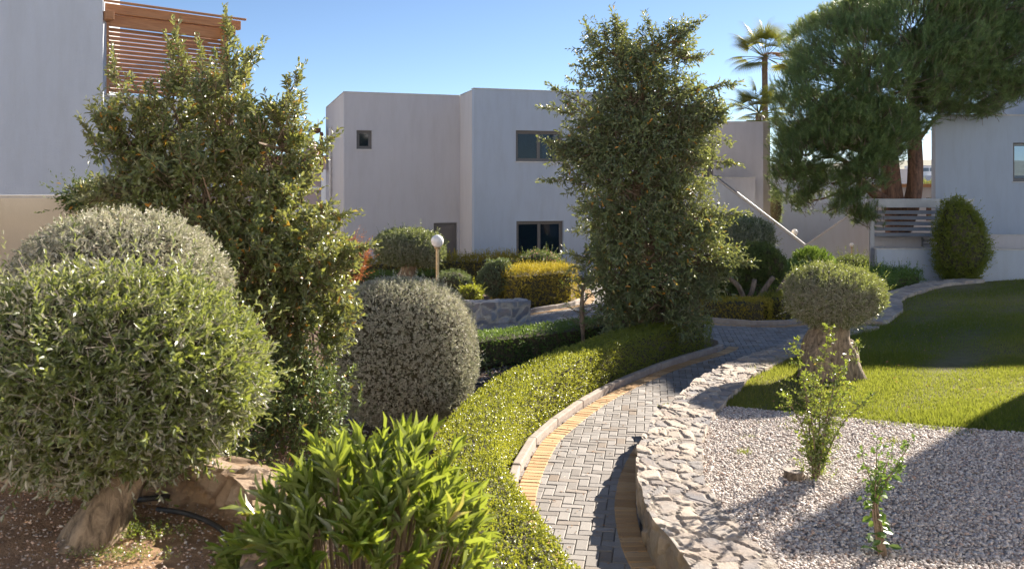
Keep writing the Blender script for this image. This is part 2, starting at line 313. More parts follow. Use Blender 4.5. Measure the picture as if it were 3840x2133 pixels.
def sticks(mb, p0, p1, r0, r1, sides=3):
    d = nrm(p1-p0); a, b = frame(d); n = len(p0); th = np.arange(sides)*2*pi/sides
    ring = np.cos(th)[None, :, None]*a[:, None]+np.sin(th)[None, :, None]*b[:, None]
    r0 = np.broadcast_to(r0, (n,))[:, None, None]; r1 = np.broadcast_to(r1, (n,))[:, None, None]
    V = np.concatenate([p0[:, None]+ring*r0, p1[:, None]+ring*r1], 1)
    f = np.array([(i, sides+i, sides+(i+1) % sides, (i+1) % sides) for i in range(sides)]); F = (np.arange(n)*2*sides)[:, None, None]+f[None]
    mb.add(V.reshape(-1, 3), [F.reshape(-1, 4)], [np.full(n*sides, .5)])
def ball_surface(c, r, n, lump=.06, seed=0, sup=2.0, zmin=-1.0, freq=3.5):
    d = runit(int(n*1.6)); d = d[d[:, 2] > zmin][:n]
    den = (np.abs(d)**sup).sum(1)**(1/sup); q = d/den[:, None]*np.array(r)
    k = 1+lump*vnoise(d*freq, 1.0, seed)+lump*.5*vnoise(d*freq*3, 1.0, seed+1); p = np.array(c)+q*k[:, None]
    nn = nrm(np.sign(d)*np.abs(d)**(sup-1)/np.array(r)); return p, nn
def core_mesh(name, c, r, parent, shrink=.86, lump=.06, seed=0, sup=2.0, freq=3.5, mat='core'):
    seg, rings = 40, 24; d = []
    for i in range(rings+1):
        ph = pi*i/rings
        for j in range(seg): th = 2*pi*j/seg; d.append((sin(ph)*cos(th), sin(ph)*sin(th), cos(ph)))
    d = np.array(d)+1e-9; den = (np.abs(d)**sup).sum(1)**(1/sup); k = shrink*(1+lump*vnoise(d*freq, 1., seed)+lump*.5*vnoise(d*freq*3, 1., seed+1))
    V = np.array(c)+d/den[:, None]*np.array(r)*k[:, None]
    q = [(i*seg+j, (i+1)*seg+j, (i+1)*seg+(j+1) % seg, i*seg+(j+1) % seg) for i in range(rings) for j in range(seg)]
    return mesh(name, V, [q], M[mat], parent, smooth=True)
def clipped_ball(parent, c, r, mat, n, L, Wd, sl=.07, nl=6, tm=T4, lump=.06, seed=0, sup=2.0, shrink=.86, spread=1.0, twigs=None, stray=0, zmin=-1.0, freq=3.5, twigmat='twig', tn=.55, up=0.0):
    mb = MB(); p, nn = ball_surface(c, r, n, lump, seed, sup, zmin, freq); n = len(p)
    d = nrm(nn*tn+runit(n)*.6+np.array((0, 0, up))); off = R.uniform(-1.6, 0.15, n)*sl
    base = np.clip(.5+.4*vnoise(p*4, 1.0, seed+5)+R.normal(size=n)*.2, 0, 1)
    shoots(mb, p+nn*off[:, None]-d*sl*.5, d, sl*R.uniform(.6, 1.3, n), nl, L, Wd, spread, tm, base=base)
    if stray:
        i = R.integers(0, n, stray); dd = nrm(nn[i]+np.array((0, 0, .7))+runit(stray)*.3); shoots(mb, p[i]-nn[i]*sl*.5, dd, sl*R.uniform(1.5, 3.2, stray), nl+3, L, Wd, .9, tm)
    f = mb.build('foliage', M[mat], parent)
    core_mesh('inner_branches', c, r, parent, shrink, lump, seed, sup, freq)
    if twigs:
        t = MB(); i = R.integers(0, n, twigs); dd = nrm(nn[i]*.5+runit(twigs)); q = p[i]-nn[i]*sl*.3; sticks(t, q-dd*sl*.6, q+dd*sl*R.uniform(.5, 1.4, (twigs, 1)), .0022, .001)
        t.build('twigs', M[twigmat], parent)
    return f
def tree_crown(parent, blobs, origin_pts, mat, nsub, shoots_per, L, Wd, sl, nl, tm, spires=(), seed=1, up=.5, spread=1.0, droop=.05, twigr=.004, outw=1.0, tmin=.4, jit=.10, limbr=.012):
    """blobs (x,y,z,rx,ry,rz): sub-branches run from the limbs to each blob's surface and carry leafy shoots"""
    mb = MB(); tw = MB()
    for bi, (x, y, z, rx, ry, rz) in enumerate(blobs):
        c = np.array((x, y, z)); r = np.array((rx, ry, rz)); n = max(6, int(nsub*(rx*rz+rx*ry+ry*rz)**1.0))
        d = runit(n); e = c+d*r*(R.uniform(.72, 1.08, (n, 1))+.10*vnoise(d*4, 1., seed+bi)[:, None])
        op = np.array(origin_pts); j = np.argmin(((op[None]-c)**2).sum(-1)*1.0+0*op[None, :, 2], axis=1)[0]
        s0 = op[j]*.35+c*.65+R.normal(size=(n, 3))*r*.18; s0[:, 2] -= rz*.25
        sticks(tw, s0, e, limbr, twigr)
        if bi < 40: sticks(tw, np.tile(op[j], (3, 1)), c+R.normal(size=(3, 3))*r*.3, limbr*2.2, limbr*1.0, 5)
        m = shoots_per; t = R.uniform(tmin, 1.0, (n, m, 1))**.8; o = s0[:, None]*(1-t)+e[:, None]*t+R.normal(size=(n, m, 3))*jit*np.minimum(1, r.mean()*2)
        out = nrm(e-s0)[:, None]*outw+R.normal(size=(n, m, 3))*.45+np.array((0, 0, up))
        o = o.reshape(-1, 3); dd = nrm(out.reshape(-1, 3)); ln = sl*R.uniform(.6, 1.4, len(o)); base = np.clip(R.normal(.5, .25, len(o)), 0, 1)
        shoots(mb, o, dd, ln, nl, L, Wd, spread, tm, droop=droop, base=base); sticks(tw, o, o+dd*ln[:, None], twigr*.8, twigr*.4)
    for (a, b_, n) in spires:
        a = np.array(a); b_ = np.array(b_); t = np.linspace(0, 1, n)[:, None]; o = a*(1-t)+b_*t+R.normal(size=(n, 3))*.012
        ax = nrm((b_-a)[None]); dd = nrm(ax*.8+runit(n)*(1.1-.9*t)); ln = sl*(1.6-1.0*t[:, 0]); shoots(mb, o, dd, ln, nl, L, Wd, spread, tm, droop=droop)
        sticks(tw, o, o+dd*ln[:, None], twigr, twigr*.5); sticks(tw, a[None], b_[None], limbr, twigr, 5)
        o = b_[None]; shoots(mb, np.repeat(o, 3, 0), nrm(ax+runit(3)*.25), sl*1.4, nl, L, Wd, spread*.7, tm)
    mb.build('foliage', M[mat], parent); tw.build('branches', M['twig'], parent)
def hedge(name, cl, wd, z0, h, mat, dens, L, Wd, label, cat='hedge', group=None, lump=.03, sl=.05, nl=6, ragged=0.0, tm=T4, seed=3, n_stray=0, stray_len=2.5, leafcore=.82, base_gap=0.0, tops=0):
    c = spline(cl, .08) if len(cl) > 2 or True else cl; nv = left_n(c); seglen = np.linalg.norm(np.diff(c, axis=0), axis=1).sum()
    root = thing(name, (c[0][0], c[0][1], z0), label, cat, group)
    rr = min(.06, h*.25); hw = wd/2
    n = int(dens*seglen*(wd+2*h)+dens*wd*h*2)
    s = R.uniform(0, len(c)-1.001, n); i = s.astype(int); fr = (s-i)[:, None]; pc = c[i]*(1-fr)+c[i+1]*fr; nn2 = nrm(nv[i]*(1-fr)+nv[i+1]*fr)
    per = R.uniform(-h-hw, h+hw, n); side = np.abs(per) > hw; sg = np.sign(per)
    off = np.where(side, sg*hw, per); zz = np.where(side, h-(np.abs(per)-hw), h)
    dx = np.maximum(0, np.abs(off)-(hw-rr)); dz = np.maximum(0, zz-(h-rr)); ll = np.hypot(dx, dz)
    k = np.where(ll > rr, rr/np.maximum(ll, 1e-6), 1); off = np.where((dx > 0) & (dz > 0), sg*((hw-rr)+dx*k), off); zz = np.where((dx > 0) & (dz > 0), h-rr+dz*k, zz)
    N = np.concatenate([nn2*np.where(side, sg, off/hw*.3)[:, None], np.where(side, .1, 1.)[:, None]], 1); N = nrm(N)
    p = np.concatenate([pc+nn2*off[:, None], (z0+zz)[:, None]], 1)
    ne = int(dens*wd*h)                                    # closed ends
    for e, sgn in ((0, -1), (-1, 1)):
        t = nrm((c[1]-c[0])[None])[0] if e == 0 else nrm((c[-1]-c[-2])[None])[0]
        a = R.uniform(-hw, hw, ne); bz = R.uniform(0, h, ne); rd = 1-.25*(np.abs(a)/hw)**3
        q = np.concatenate([c[e]+nv[e]*a[:, None]+t*sgn*(rd*.12)[:, None], (z0+bz)[:, None]], 1); p = np.vstack([p, q]); N = np.vstack([N, np.tile((*(t*sgn), .1), (ne, 1))])
    n = len(p); p = p+N*(lump*(vnoise(p*3, 1., seed)+.6*vnoise(p*9, 1., seed+1)))[:, None]
    if base_gap: keep = p[:, 2] > z0+base_gap*R.random(n); p = p[keep]; N = N[keep]; n = len(p)
    mb = MB(); d = nrm(N*.5+runit(n)*.6+np.array((0, 0, .35))); ln = sl*R.uniform(.6, 1.4, n)*(1+ragged*R.random(n)**3*3*(N[:, 2] > .5))
    base = np.clip(.5+.5*vnoise(p*2.5, 1., seed+4)+R.normal(size=n)*.2, 0, 1)
    shoots(mb, p-N*(R.uniform(.1, 1.5, n)*sl)[:, None], d, ln, nl, L, Wd, 1.0, tm, base=base)
    if tops:
        it = np.where(N[:, 2] > .5)[0]; it = it[R.integers(0, len(it), tops)]; dd = nrm(np.array((0, 0, 1.))+runit(tops)*.25); shoots(mb, p[it]-dd*.05, dd, sl*stray_len*R.uniform(.6, 1.3, tops), nl*2, L, Wd, .9, tm)
    mb.build('foliage', M[mat], root)
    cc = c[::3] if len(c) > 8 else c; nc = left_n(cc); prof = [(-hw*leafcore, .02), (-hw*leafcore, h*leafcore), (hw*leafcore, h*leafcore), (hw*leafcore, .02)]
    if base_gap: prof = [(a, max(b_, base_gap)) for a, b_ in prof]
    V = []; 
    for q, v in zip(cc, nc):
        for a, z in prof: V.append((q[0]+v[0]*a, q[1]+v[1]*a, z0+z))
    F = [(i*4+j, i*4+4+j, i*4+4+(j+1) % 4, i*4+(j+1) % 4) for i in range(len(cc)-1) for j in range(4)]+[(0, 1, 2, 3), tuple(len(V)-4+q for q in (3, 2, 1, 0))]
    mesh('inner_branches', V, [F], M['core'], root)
    return root
def trunk(parent, pts, rad, mat='bark', sides=16, amp=.10, name='trunk', seed=0):
    p = spline(pts, .06); s = np.linspace(0, 1, len(p)); r = np.interp(s, np.linspace(0, 1, len(rad)), rad)
    rs = np.random.default_rng(seed); ph = rs.uniform(0, 6, 4)
    rid = lambda th, t: amp*(np.sin(3*th+5*t+ph[0])+.7*np.sin(5*th-6*t+ph[1])+.5*np.sin(8*th+9*t+ph[2])+.5*np.sin(2*th+14*t+ph[3]))
    mb = MB(); mb.tube(p, r, sides, ridge=rid); return mb.build(name, M[mat], parent, smooth=True)
# ------------------------------------------------------------------ stone walls
def voro(u, v, cu, cv, seed):
    a = u/cu; b_ = v/cv; ia = np.floor(a).astype(int); ib = np.floor(b_).astype(int); F1 = np.full(a.shape, 9.); F2 = np.full(a.shape, 9.); cid = np.zeros(a.shape)
    def h(x, y, k): return np.modf(np.abs(np.sin(x*127.1+y*311.7+k*74.7+seed)*43758.5453))[0]
    for di in (-1, 0, 1):
        for dj in (-1, 0, 1):
            x = ia+di; y = ib+dj; qx = x+.5+.75*(h(x, y, 1)-.5); qy = y+.5+.75*(h(x, y, 2)-.5); d = np.hypot(a-qx, b_-qy)
            F2 = np.minimum(F2, np.maximum(F1, d)); cid = np.where(d < F1, h(x, y, 3), cid); F1 = np.minimum(F1, d)
    return F1, F2, cid
def stone_strip(name, cl, hw, z0, z1, mat, parent=None, step=.03, cu=.22, cv=.16, seed=1, rough=.02, closed_ends=True, label=None, cat=None, group=None, zfun=None, mort=.10):
    c = spline(cl, step); nv = left_n(c); ns = len(c); L = np.arange(ns)*step
    sec = [(hw, z) for z in np.linspace(z0, z1, max(3, int((z1-z0)/step)))[:-1]]+[(o, z1) for o in np.linspace(hw, -hw, max(4, int(2*hw/step)))]+[(-hw, z) for z in np.linspace(z1, z0, max(3, int((z1-z0)/step)))[1:]]
    sec = np.array(sec); sl_ = np.r_[0, np.cumsum(np.hypot(*np.diff(sec, axis=0).T))]; m = len(sec)
    ntop = np.where(np.abs(sec[:, 1]-z1) < 1e-6, 1., 0.); oN = np.where(ntop > 0, 0., np.sign(sec[:, 0]))
    oN[np.abs(np.abs(sec[:, 0])-hw)+np.abs(sec[:, 1]-z1) < 1e-6] = 0.7; oN = np.where((np.abs(oN) == .7), np.sign(sec[:, 0])*.7, oN)
    U, Vv = np.meshgrid(L, sl_, indexing='ij'); wob = .35*cu*np.sin(Vv*9+U*3)+.2*cu*np.sin(U*17+Vv*5)
    F1, F2, cid = voro(U+wob, Vv+.25*cv*np.sin(U*13), cu, cv, seed); e = F2-F1; mo = 1-np.clip((e-mort*.4)/mort, 0, 1)
    q3 = np.stack([U, Vv, 0*U], -1).reshape(-1, 3)
    fine = vnoise(q3*38, 1., seed+2).reshape(U.shape)*.16+vnoise(q3*85, 1., seed+3).reshape(U.shape)*.06
    tilt = (np.modf(cid*37.3)[0]-.5)*(np.sin(U*14)+np.cos(Vv*16))*.5
    H = rough*(.9*(cid-.4)-.55*mo+.35*fine*(1-.5*mo)+.9*tilt*(1-mo))
    ed = vnoise(np.stack([U, 0*U, Vv*0], -1).reshape(-1, 3)*9, 1., seed+8).reshape(U.shape)*rough*.9
    X = c[:, None, 0]+nv[:, None, 0]*(sec[None, :, 0]+oN[None]*(H+ed)); Y = c[:, None, 1]+nv[:, None, 1]*(sec[None, :, 0]+oN[None]*(H+ed)); Z = sec[None, :, 1]+ntop[None]*H
    if zfun is not None: Z = Z+zfun(L)[:, None]*((sec[None, :, 1]-z0)/(z1-z0))
    V = np.stack([X, Y, Z], -1).reshape(-1, 3); i = np.arange(ns-1)[:, None]*m; j = np.arange(m-1)[None]
    F = np.stack([i+j, i+j+1, i+m+j+1, i+m+j], -1).reshape(-1, 4)[:, ::-1]; Fs = [F]
    if closed_ends: Fs += [[list(range(m))[::-1]], [list(range((ns-1)*m, ns*m))]]
    o = mesh(name, V, Fs, M[mat], parent, origin=(c[0][0], c[0][1], z0) if parent is None else None, vat={'cell': cid.ravel(), 'mortar': mo.ravel()})
    return tag(o, label, cat, group)
# ================================================================== SETTING
WALL = [(1.9, 3.4), (1.62, 4.7), (1.50, 5.9), (1.38, 6.95), (1.40, 7.8), (1.50, 8.5), (1.64, 9.1), (1.87, 9.85), (2.13, 10.45), (2.50, 11.25), (3.05, 12.35), (3.90, 13.55), (4.48, 14.25), (5.15, 15.2), (5.75, 15.9), (6.6, 16.75), (7.35, 17.8), (8.1, 19.1), (8.85, 20.9), (9.95, 22.4), (11.6, 24.3), (13.2, 25.4)]
KERB = [(1.3, 3.4), (.75, 4.7), (.36, 6.1), (.13, 7.05), (-.01, 8.16), (.26, 9.94), (.58, 10.9), (1.0, 11.9), (1.56, 12.97), (2.55, 14.5), (3.65, 15.85)]
# ground sheet to the horizon
def gz(x, y):
    z = -.02+0*x; f = np.clip((y-30)/14, 0, 1)*np.clip((x-5)/5, 0, 1); z = z-1.6*f*f*(3-2*f)
    return z
xs = np.unique(np.r_[np.linspace(-6000, -60, 12), np.linspace(-60, 60, 61), np.linspace(60, 6000, 12)]); ys = np.unique(np.r_[np.linspace(-300, -5, 5), np.linspace(-5, 80, 60), np.linspace(80, 6000, 20)])
X, Y = np.meshgrid(xs, ys, indexing='ij'); i = np.arange(len(xs)-1)[:, None]*len(ys); j = np.arange(len(ys)-1)[None]
F = np.stack([i+j, i+len(ys)+j, i+len(ys)+j+1, i+j+1], -1).reshape(-1, 4)
tag(mesh('ground', np.stack([X, Y, gz(X, Y)], -1).reshape(-1, 3), [F], M['soil'], smooth=True), kind='structure')
# paved path: a grout bed with herringbone pavers, yellow border courses and kerbs
PATH = [(1.75, 3.4), (1.25, 3.4), (.75, 4.7), (.36, 6.1), (.13, 7.05), (-.01, 8.16), (.26, 9.94), (.58, 10.9), (1.56, 12.97), (2.6, 14.5), (3.75, 15.95), (3.95, 16.9), (3.3, 17.8), (2.2, 18.2), (.8, 18.1), (-.8, 17.3), (-2.2, 16.6), (-3, 18.4), (-1, 19.7), (.43, 20.9), (1.63, 22.5), (2.0, 23.9), (2.1, 27.6), (3.6, 27.8), (3.5, 24), (3.6, 21), (4.3, 19.4), (4.73, 19.1), (5.65, 18.96), (6.48, 19.6), (7.2, 20.6), (8.6, 22.6), (10.4, 24.8), (12.5, 26.8), (13.5, 25.6), (11.6, 24.5), (9.95, 22.6), (8.75, 21), (8.0, 19.3), (7.2, 18), (6.5, 16.95), (5.65, 16.1), (5.05, 15.4), (4.38, 14.45), (3.75, 13.75), (2.9, 12.5), (2.35, 11.4), (1.98, 10.6), (1.6, 9.9), (1.38, 9.1), (1.25, 8.5), (1.15, 7.8), (1.13, 6.95), (1.2, 5.9), (1.45, 4.7)]
tag(mesh('path_bed', [(x, y, -.004) for x, y in PATH], [[list(range(len(PATH)))[::-1]]], M['grout']), kind='structure')
def bricks(name, cen, ang, lx, ly, z, mat, th=.03, gap=.006, bev=.006):
    n = len(cen); ca, sa = np.cos(ang), np.sin(ang); V = []
    jt = R.normal(size=(n, 3))*.0012
    for dz, ins in ((-th, 0), (-bev, 0), (0, bev)):
        for sx, sy in ((-1, -1), (1, -1), (1, 1), (-1, 1)):
            x = sx*(lx/2-gap/2-ins); y = sy*(ly/2-gap/2-ins)
            V.append(np.stack([cen[:, 0]+x*ca-y*sa, cen[:, 1]+x*sa+y*ca, z+dz+jt[:, 0]+(jt[:, 1]*sx+jt[:, 2]*sy)], -1))
    V = np.stack(V, 1); q = []
    for b in (0, 4): q += [(b+k, b+(k+1) % 4, b+4+(k+1) % 4, b+4+k) for k in range(4)]
    q.append((8, 9, 10, 11)); F = (np.arange(n)*12)[:, None, None]+np.array(q)[None]
    r = np.repeat(R.random(n), 9); return tag(mesh(name, V.reshape(-1, 3), [F.reshape(-1, 4)], M[mat], rnd=r), kind='structure')
B = .102; rot = radians(-9); cen = []; an = []; lw = []
rng_i = np.arange(-160, 320)
for m_ in range(-80, 80):
    k = rng_i; bx = k+2*m_; by = k-2*m_
    cen.append(np.stack([(bx+1)*B, (by+.5)*B], -1)); an.append(np.zeros(len(k)))
    cen.append(np.stack([(bx+.5)*B, (by+2)*B], -1)); an.append(np.full(len(k), pi/2))
cen = np.vstack(cen); an = np.concatenate(an); cr, sr = cos(rot), sin(rot); cen = np.stack([cen[:, 0]*cr-cen[:, 1]*sr, cen[:, 0]*sr+cen[:, 1]*cr], -1)+np.array((0, 2.0))
k = inside(cen, PATH) & (cen[:, 1] > 4.5) & (cen[:, 1] < 28); bricks('path', cen[k], an[k]+rot, 2*B, B, .012, 'paver')
def border(name, line, off, wd=.2, z=.018, pitch=.1):
    c = spline(line, pitch); nv = left_n(c); t = nrm(np.gradient(c, axis=0)); cc = c+nv*off
    # re-space after the offset
    cc = spline(cc[::2], pitch); t = nrm(np.gradient(cc, axis=0)); return bricks(name, cc, np.arctan2(t[:, 1], t[:, 0])+pi/2, wd, pitch*1.0, z, 'yellow', gap=.007)
border('path_border', KERB+[(3.93, 16.35)], -.10-.03)
border('path_border', [(x, y) for x, y in WALL], .30+.10)
FARK = [(4.0, 20.2), (4.43, 19.35), (4.75, 19.12), (5.65, 18.98), (6.48, 19.62), (7.2, 20.62), (8.6, 22.6), (10.4, 24.8)]
BK = [(-3, 18.4), (-1, 19.75), (.43, 20.95), (1.63, 22.5), (1.95, 23.9), (2.0, 26)]
border('path_border', FARK, -.17); border('path_border', BK, -.17)
def kerb(name, line, z=.10, wd=.09, bl=.98):
    c = spline(line, .1); n = int(len(c)*.1/bl)+1; idx = np.linspace(0, len(c)-1, n*3+1).astype(int); mb = MB()
    for k in range(n):
        s = c[idx[3*k]]; e = c[idx[3*k+3]]; u = nrm((e-s)[None])[0]; L = np.linalg.norm(e-s); mb.box(s+u*.004, u, L-.008, wd, -.03, z+R.uniform(-.006, .006))
    return tag(mb.build(name, M['concrete'], bevel=.014), kind='structure')
kerb('kerb', KERB); kerb('kerb', [(3.65, 15.85), (3.82, 16.1), (3.9, 16.5), (3.7, 17.2)], bl=.5); kerb('kerb', FARK); kerb('kerb', BK, bl=.95)
# lawn and gravel behind the retaining wall
WC = [tuple(p) for p in spline(WALL, .3)]; GB = [(1.75, 10.7), (2.3, 10.75), (2.9, 10.5), (3.6, 10.15), (4.1, 9.95), (4.7, 9.7), (6, 9.3), (9, 8.6), (16, 7)]
low = [p for p in WC if p[1] < 10.2]; hi = [p for p in WC if p[1] >= 10.2]
GRAV = low+[p for p in GB[0:]]+[(16, 3.4)]
LAWN = [GB[0]]+hi+[(16, 26.4), (30, 27), (30, 7), (16, 7)]+GB[::-1][1:-1]
LZ = .29
def sheet(name, poly, z, mat, dz=0, res=.12):
    bb = np.array(poly); x = np.arange(bb[:, 0].min(), bb[:, 0].max(), res); y = np.arange(bb[:, 1].min(), bb[:, 1].max(), res)
    X, Y = np.meshgrid(x, y, indexing='ij'); Z = z+dz*vnoise(np.stack([X, Y, 0*X], -1).reshape(-1, 3)*2.2, 1., 5).reshape(X.shape)
    i = np.arange(len(x)-1)[:, None]*len(y); j = np.arange(len(y)-1)[None]; F = np.stack([i+j, i+len(y)+j, i+len(y)+j+1, i+j+1], -1).reshape(-1, 4)
    V = np.stack([X, Y, Z], -1).reshape(-1, 3); cc = V[F].mean(1); F = F[inside(cc[:, :2], poly)]; u, inv = np.unique(F, return_inverse=True)
    return tag(mesh(name, V[u], [inv.reshape(F.shape)], M[mat], smooth=True), kind='structure')
sheet('lawn_ground', LAWN, LZ, 'lawn_soil', .012); sheet('gravel_ground', GRAV, LZ-.006, 'gravel_bed', .008)
def lz(p): return .012*vnoise(np.stack([p[:, 0], p[:, 1], 0*p[:, 0]], -1)*2.2, 1., 5)
# pebbles
t = (1+5**.5)/2; ico = nrm(np.array([(-1, t, 0), (1, t, 0), (-1, -t, 0), (1, -t, 0), (0, -1, t), (0, 1, t), (0, -1, -t), (0, 1, -t), (t, 0, -1), (t, 0, 1), (-t, 0, -1), (-t, 0, 1)]))
icoF = np.array([(0, 11, 5), (0, 5, 1), (0, 1, 7), (0, 7, 10), (0, 10, 11), (1, 5, 9), (5, 11, 4), (11, 10, 2), (10, 7, 6), (7, 1, 8), (3, 9, 4), (3, 4, 2), (3, 2, 6), (3, 6, 8), (3, 8, 9), (4, 9, 5), (2, 4, 11), (6, 2, 10), (8, 6, 7), (9, 8, 1)])
def pebbles(name, pts, size, zb, mat, kind='stuff', label=None, cat=None, flat=.6, bias=None):
    n = len(pts); s = size*R.lognormal(0, .28, (n, 1, 1)); ax = np.array((1, .75, flat))*R.uniform(.75, 1.2, (n, 1, 3)); V = ico[None]*ax*s*(1+.12*R.normal(size=(n, 12, 1)))
    a = R.uniform(0, 6.3, n); b = R.normal(0, .45, n); ca, sa, cb, sb = np.cos(a)[:, None], np.sin(a)[:, None], np.cos(b)[:, None], np.sin(b)[:, None]
    x, y, z = V[..., 0], V[..., 1], V[..., 2]; y, z = y*cb-z*sb, y*sb+z*cb; x, y = x*ca-y*sa, x*sa+y*ca
    V = np.stack([x+pts[:, 0:1], y+pts[:, 1:2], z+zb[:, None]], -1); F = (np.arange(n)*12)[:, None, None]+icoF[None]
    r = R.random(n) if bias is None else bias
    return tag(mesh(name, V.reshape(-1, 3), [F.reshape(-1, 3)], M[mat], rnd=np.repeat(r, 20), smooth=True), label, cat, kind=kind)
def scatter(poly, dens, box):
    x0, x1, y0, y1 = box; n = int((x1-x0)*(y1-y0)*dens); p = np.stack([R.uniform(x0, x1, n), R.uniform(y0, y1, n)], -1); return p[inside(p, poly)]
def infrustum(p, m=.3): return (np.abs(p[:, 0]) < p[:, 1]*.60+m)
p = scatter(GRAV, 3700, (1.4, 6.4, 5.0, 11)); p = p[infrustum(p, .1)]; pebbles('gravel', p, .0125, LZ+R.uniform(-.004, .012, len(p)), 'pebble', label='bed of small white and beige pebbles beside the stone wall', cat='gravel')
# grass
def grass(name, pts, h, wd, mat, label, cat):
    n = len(pts); mb = MB(); d = nrm(np.array((0, 0, 1.))+R.normal(size=(n, 3))*np.array((.45, .45, .1))); N = nrm(np.cross(d, runit(n)))
    hh = h*R.uniform(.4, 1.5, n)*(1+.6*vnoise(np.c_[pts, 0*pts[:, 0]]*3, 1., 9)); pos = np.c_[pts, LZ-.01+lz(pts)]
    base = np.clip(.45+.55*vnoise(np.c_[pts, 0*pts[:, 0]]*1.9, 1., 19)+R.normal(size=n)*.2, 0, .95); u = R.random(n); base = np.where(u > .97, .98, base)
    leaves(mb, pos, d, N, hh, wd*R.uniform(.7, 1.3, n), TN, base); return tag(mb.build(name, M[mat]), label, cat, kind='stuff')
gp = [scatter(LAWN, 5200, (1.7, 8.5, 9.0, 14)), scatter(LAWN, 2000, (3.5, 12, 14, 19)), scatter(LAWN, 800, (7, 18, 19, 26.4))]
gp = np.vstack(gp); gp = gp[infrustum(gp)]
bare = vnoise(np.c_[gp, 0*gp[:, 0]]*1.6, 1., 33); near = np.exp(-((gp[:, 0]-3.6)**2/1.2+(gp[:, 1]-12.3)**2/.5)); gp = gp[(bare+near*.7 < .6+R.random(len(gp))*.6)]
grass('lawn_grass', gp, .055, .011, 'grass', 'short sunlit lawn grass behind the curved stone wall', 'grass')
# a few grass tufts and dry stalks on the gravel
tp = np.vstack([np.array(P(px, py, LZ))+R.normal(size=(60, 2))*s_ for px, py, s_ in ((3380, 1598, .12), (3300, 1590, .08), (2720, 1520, .05), (2800, 1530, .06), (2920, 1538, .07), (3050, 1552, .06), (3180, 1568, .08), (3260, 1575, .06), (3450, 1600, .07), (3510, 1606, .06), (3600, 1622, .08), (3350, 1660, .03), (3140, 1590, .03), (2790, 1700, .03), (2800, 1640, .05), (2860, 1590, .06))])
grass('grass_tufts', tp, .05, .010, 'grass', 'small stray grass tufts growing through the pebbles', 'grass')
# fallen pine needles and dry leaves
q = scatter(GRAV, 260, (1.8, 4.6, 8.4, 10.8)); q = q[vnoise(np.c_[q, 0*q[:, 0]]*2.2, 1., 41)+(q[:, 1]-9.6)*.5 > .35]; n = len(q); mb = MB(); leaves(mb, np.c_[q, np.full(n, LZ+.018)], nrm(runit(n)*np.array((1, 1, .12))), np.tile((0, 0, 1.), (n, 1)), .10, .006, TN, R.random(n)); tag(mb.build('pine_litter', M['palm_dead']), 'brown fallen pine needles lying on the upper edge of the pebbles', 'pine needles', kind='stuff')
q = scatter(LAWN, 5, (1.8, 10, 9.5, 20)); n = len(q); mb = MB(); leaves(mb, np.c_[q, np.full(n, LZ+.05)], nrm(runit(n)*np.array((1, 1, .3))), nrm(np.array((0, 0, 1.))+runit(n)*.5), R.uniform(.03, .06, n), R.uniform(.012, .03, n), T4, R.random(n)); tag(mb.build('lawn_litter', M['palm_dead']), 'scattered dry leaves lying on the lawn', 'leaf litter', kind='stuff')
# low boundary wall in stone
stone_strip('stone_retaining_wall', WALL[:16], .30, -.03, .35, 'stone', step=.022, cu=.21, cv=.15, rough=.024, mort=.14, label='long curved dry-stone retaining wall with a flat rubble top beside the paved path', cat='stone wall')
stone_strip('stone_retaining_wall', [(6.85, 17.2), (7.35, 17.95), (8.1, 19.2), (8.85, 20.95), (9.95, 22.45), (11.6, 24.35), (13.2, 25.45)], .30, -.03, .37, 'stone', step=.05, cu=.3, cv=.2, rough=.022, seed=5, label='far stretch of low stone wall running up to the grey planter wall behind the olive', cat='stone wall')
# stone bench block
o = stone_strip('stone_block_wall', [(-2.2, 19.0), (-1.0, 19.35), (-.4, 19.5), (.33, 19.75)], .24, -.02, .47, 'stone_blue', step=.03, cu=.26, cv=.22, rough=.025, seed=9, mort=.2, label='short bluish rubble stone wall block behind the dark hedge', cat='stone wall')
# raised planter at the left
PW = [(-3.6, 4.9), (-2.9, 4.75), (-2.2, 4.55), (-1.62, 4.42), (-1.22, 4.22), (-1.0, 3.85), (-.88, 3.4), (-.78, 2.9), (-.62, 2.3), (-.5, 1.6)]
stone_strip('stone_planter_wall', PW, .13, -.03, 1.53, 'stone_brown', step=.022, cu=.19, cv=.11, rough=.030, seed=12, mort=.16, label='rough brown stone rim of the raised bed with a bleached flat top', cat='stone wall')
PB = [tuple(q) for q in spline(PW, .2)]+[(-.5, .3), (-6, .3), (-6, 5.0)]
def dsheet(name, poly, z, mat, dz, res, f, seed):
    bb = np.array(poly); x = np.arange(bb[:, 0].min(), bb[:, 0].max(), res); y = np.arange(bb[:, 1].min(), bb[:, 1].max(), res)
    X, Y = np.meshgrid(x, y, indexing='ij'); q = np.stack([X, Y, 0*X], -1).reshape(-1, 3); Z = z+(dz*vnoise(q*f, 1., seed)+dz*.5*vnoise(q*f*5, 1., seed+1)+dz*.25*vnoise(q*f*15, 1., seed+2)).reshape(X.shape)
    i = np.arange(len(x)-1)[:, None]*len(y); j = np.arange(len(y)-1)[None]; F = np.stack([i+j, i+len(y)+j, i+len(y)+j+1, i+j+1], -1).reshape(-1, 4)
    V = np.stack([X, Y, Z], -1).reshape(-1, 3); F = F[inside(V[F].mean(1)[:, :2], poly)]; u, inv = np.unique(F, return_inverse=True)
    return tag(mesh(name, V[u], [inv.reshape(F.shape)], M[mat], smooth=True), kind='structure')
dsheet('raised_soil', PB, 1.33, 'dry_soil', .016, .03, 2.5, 4)
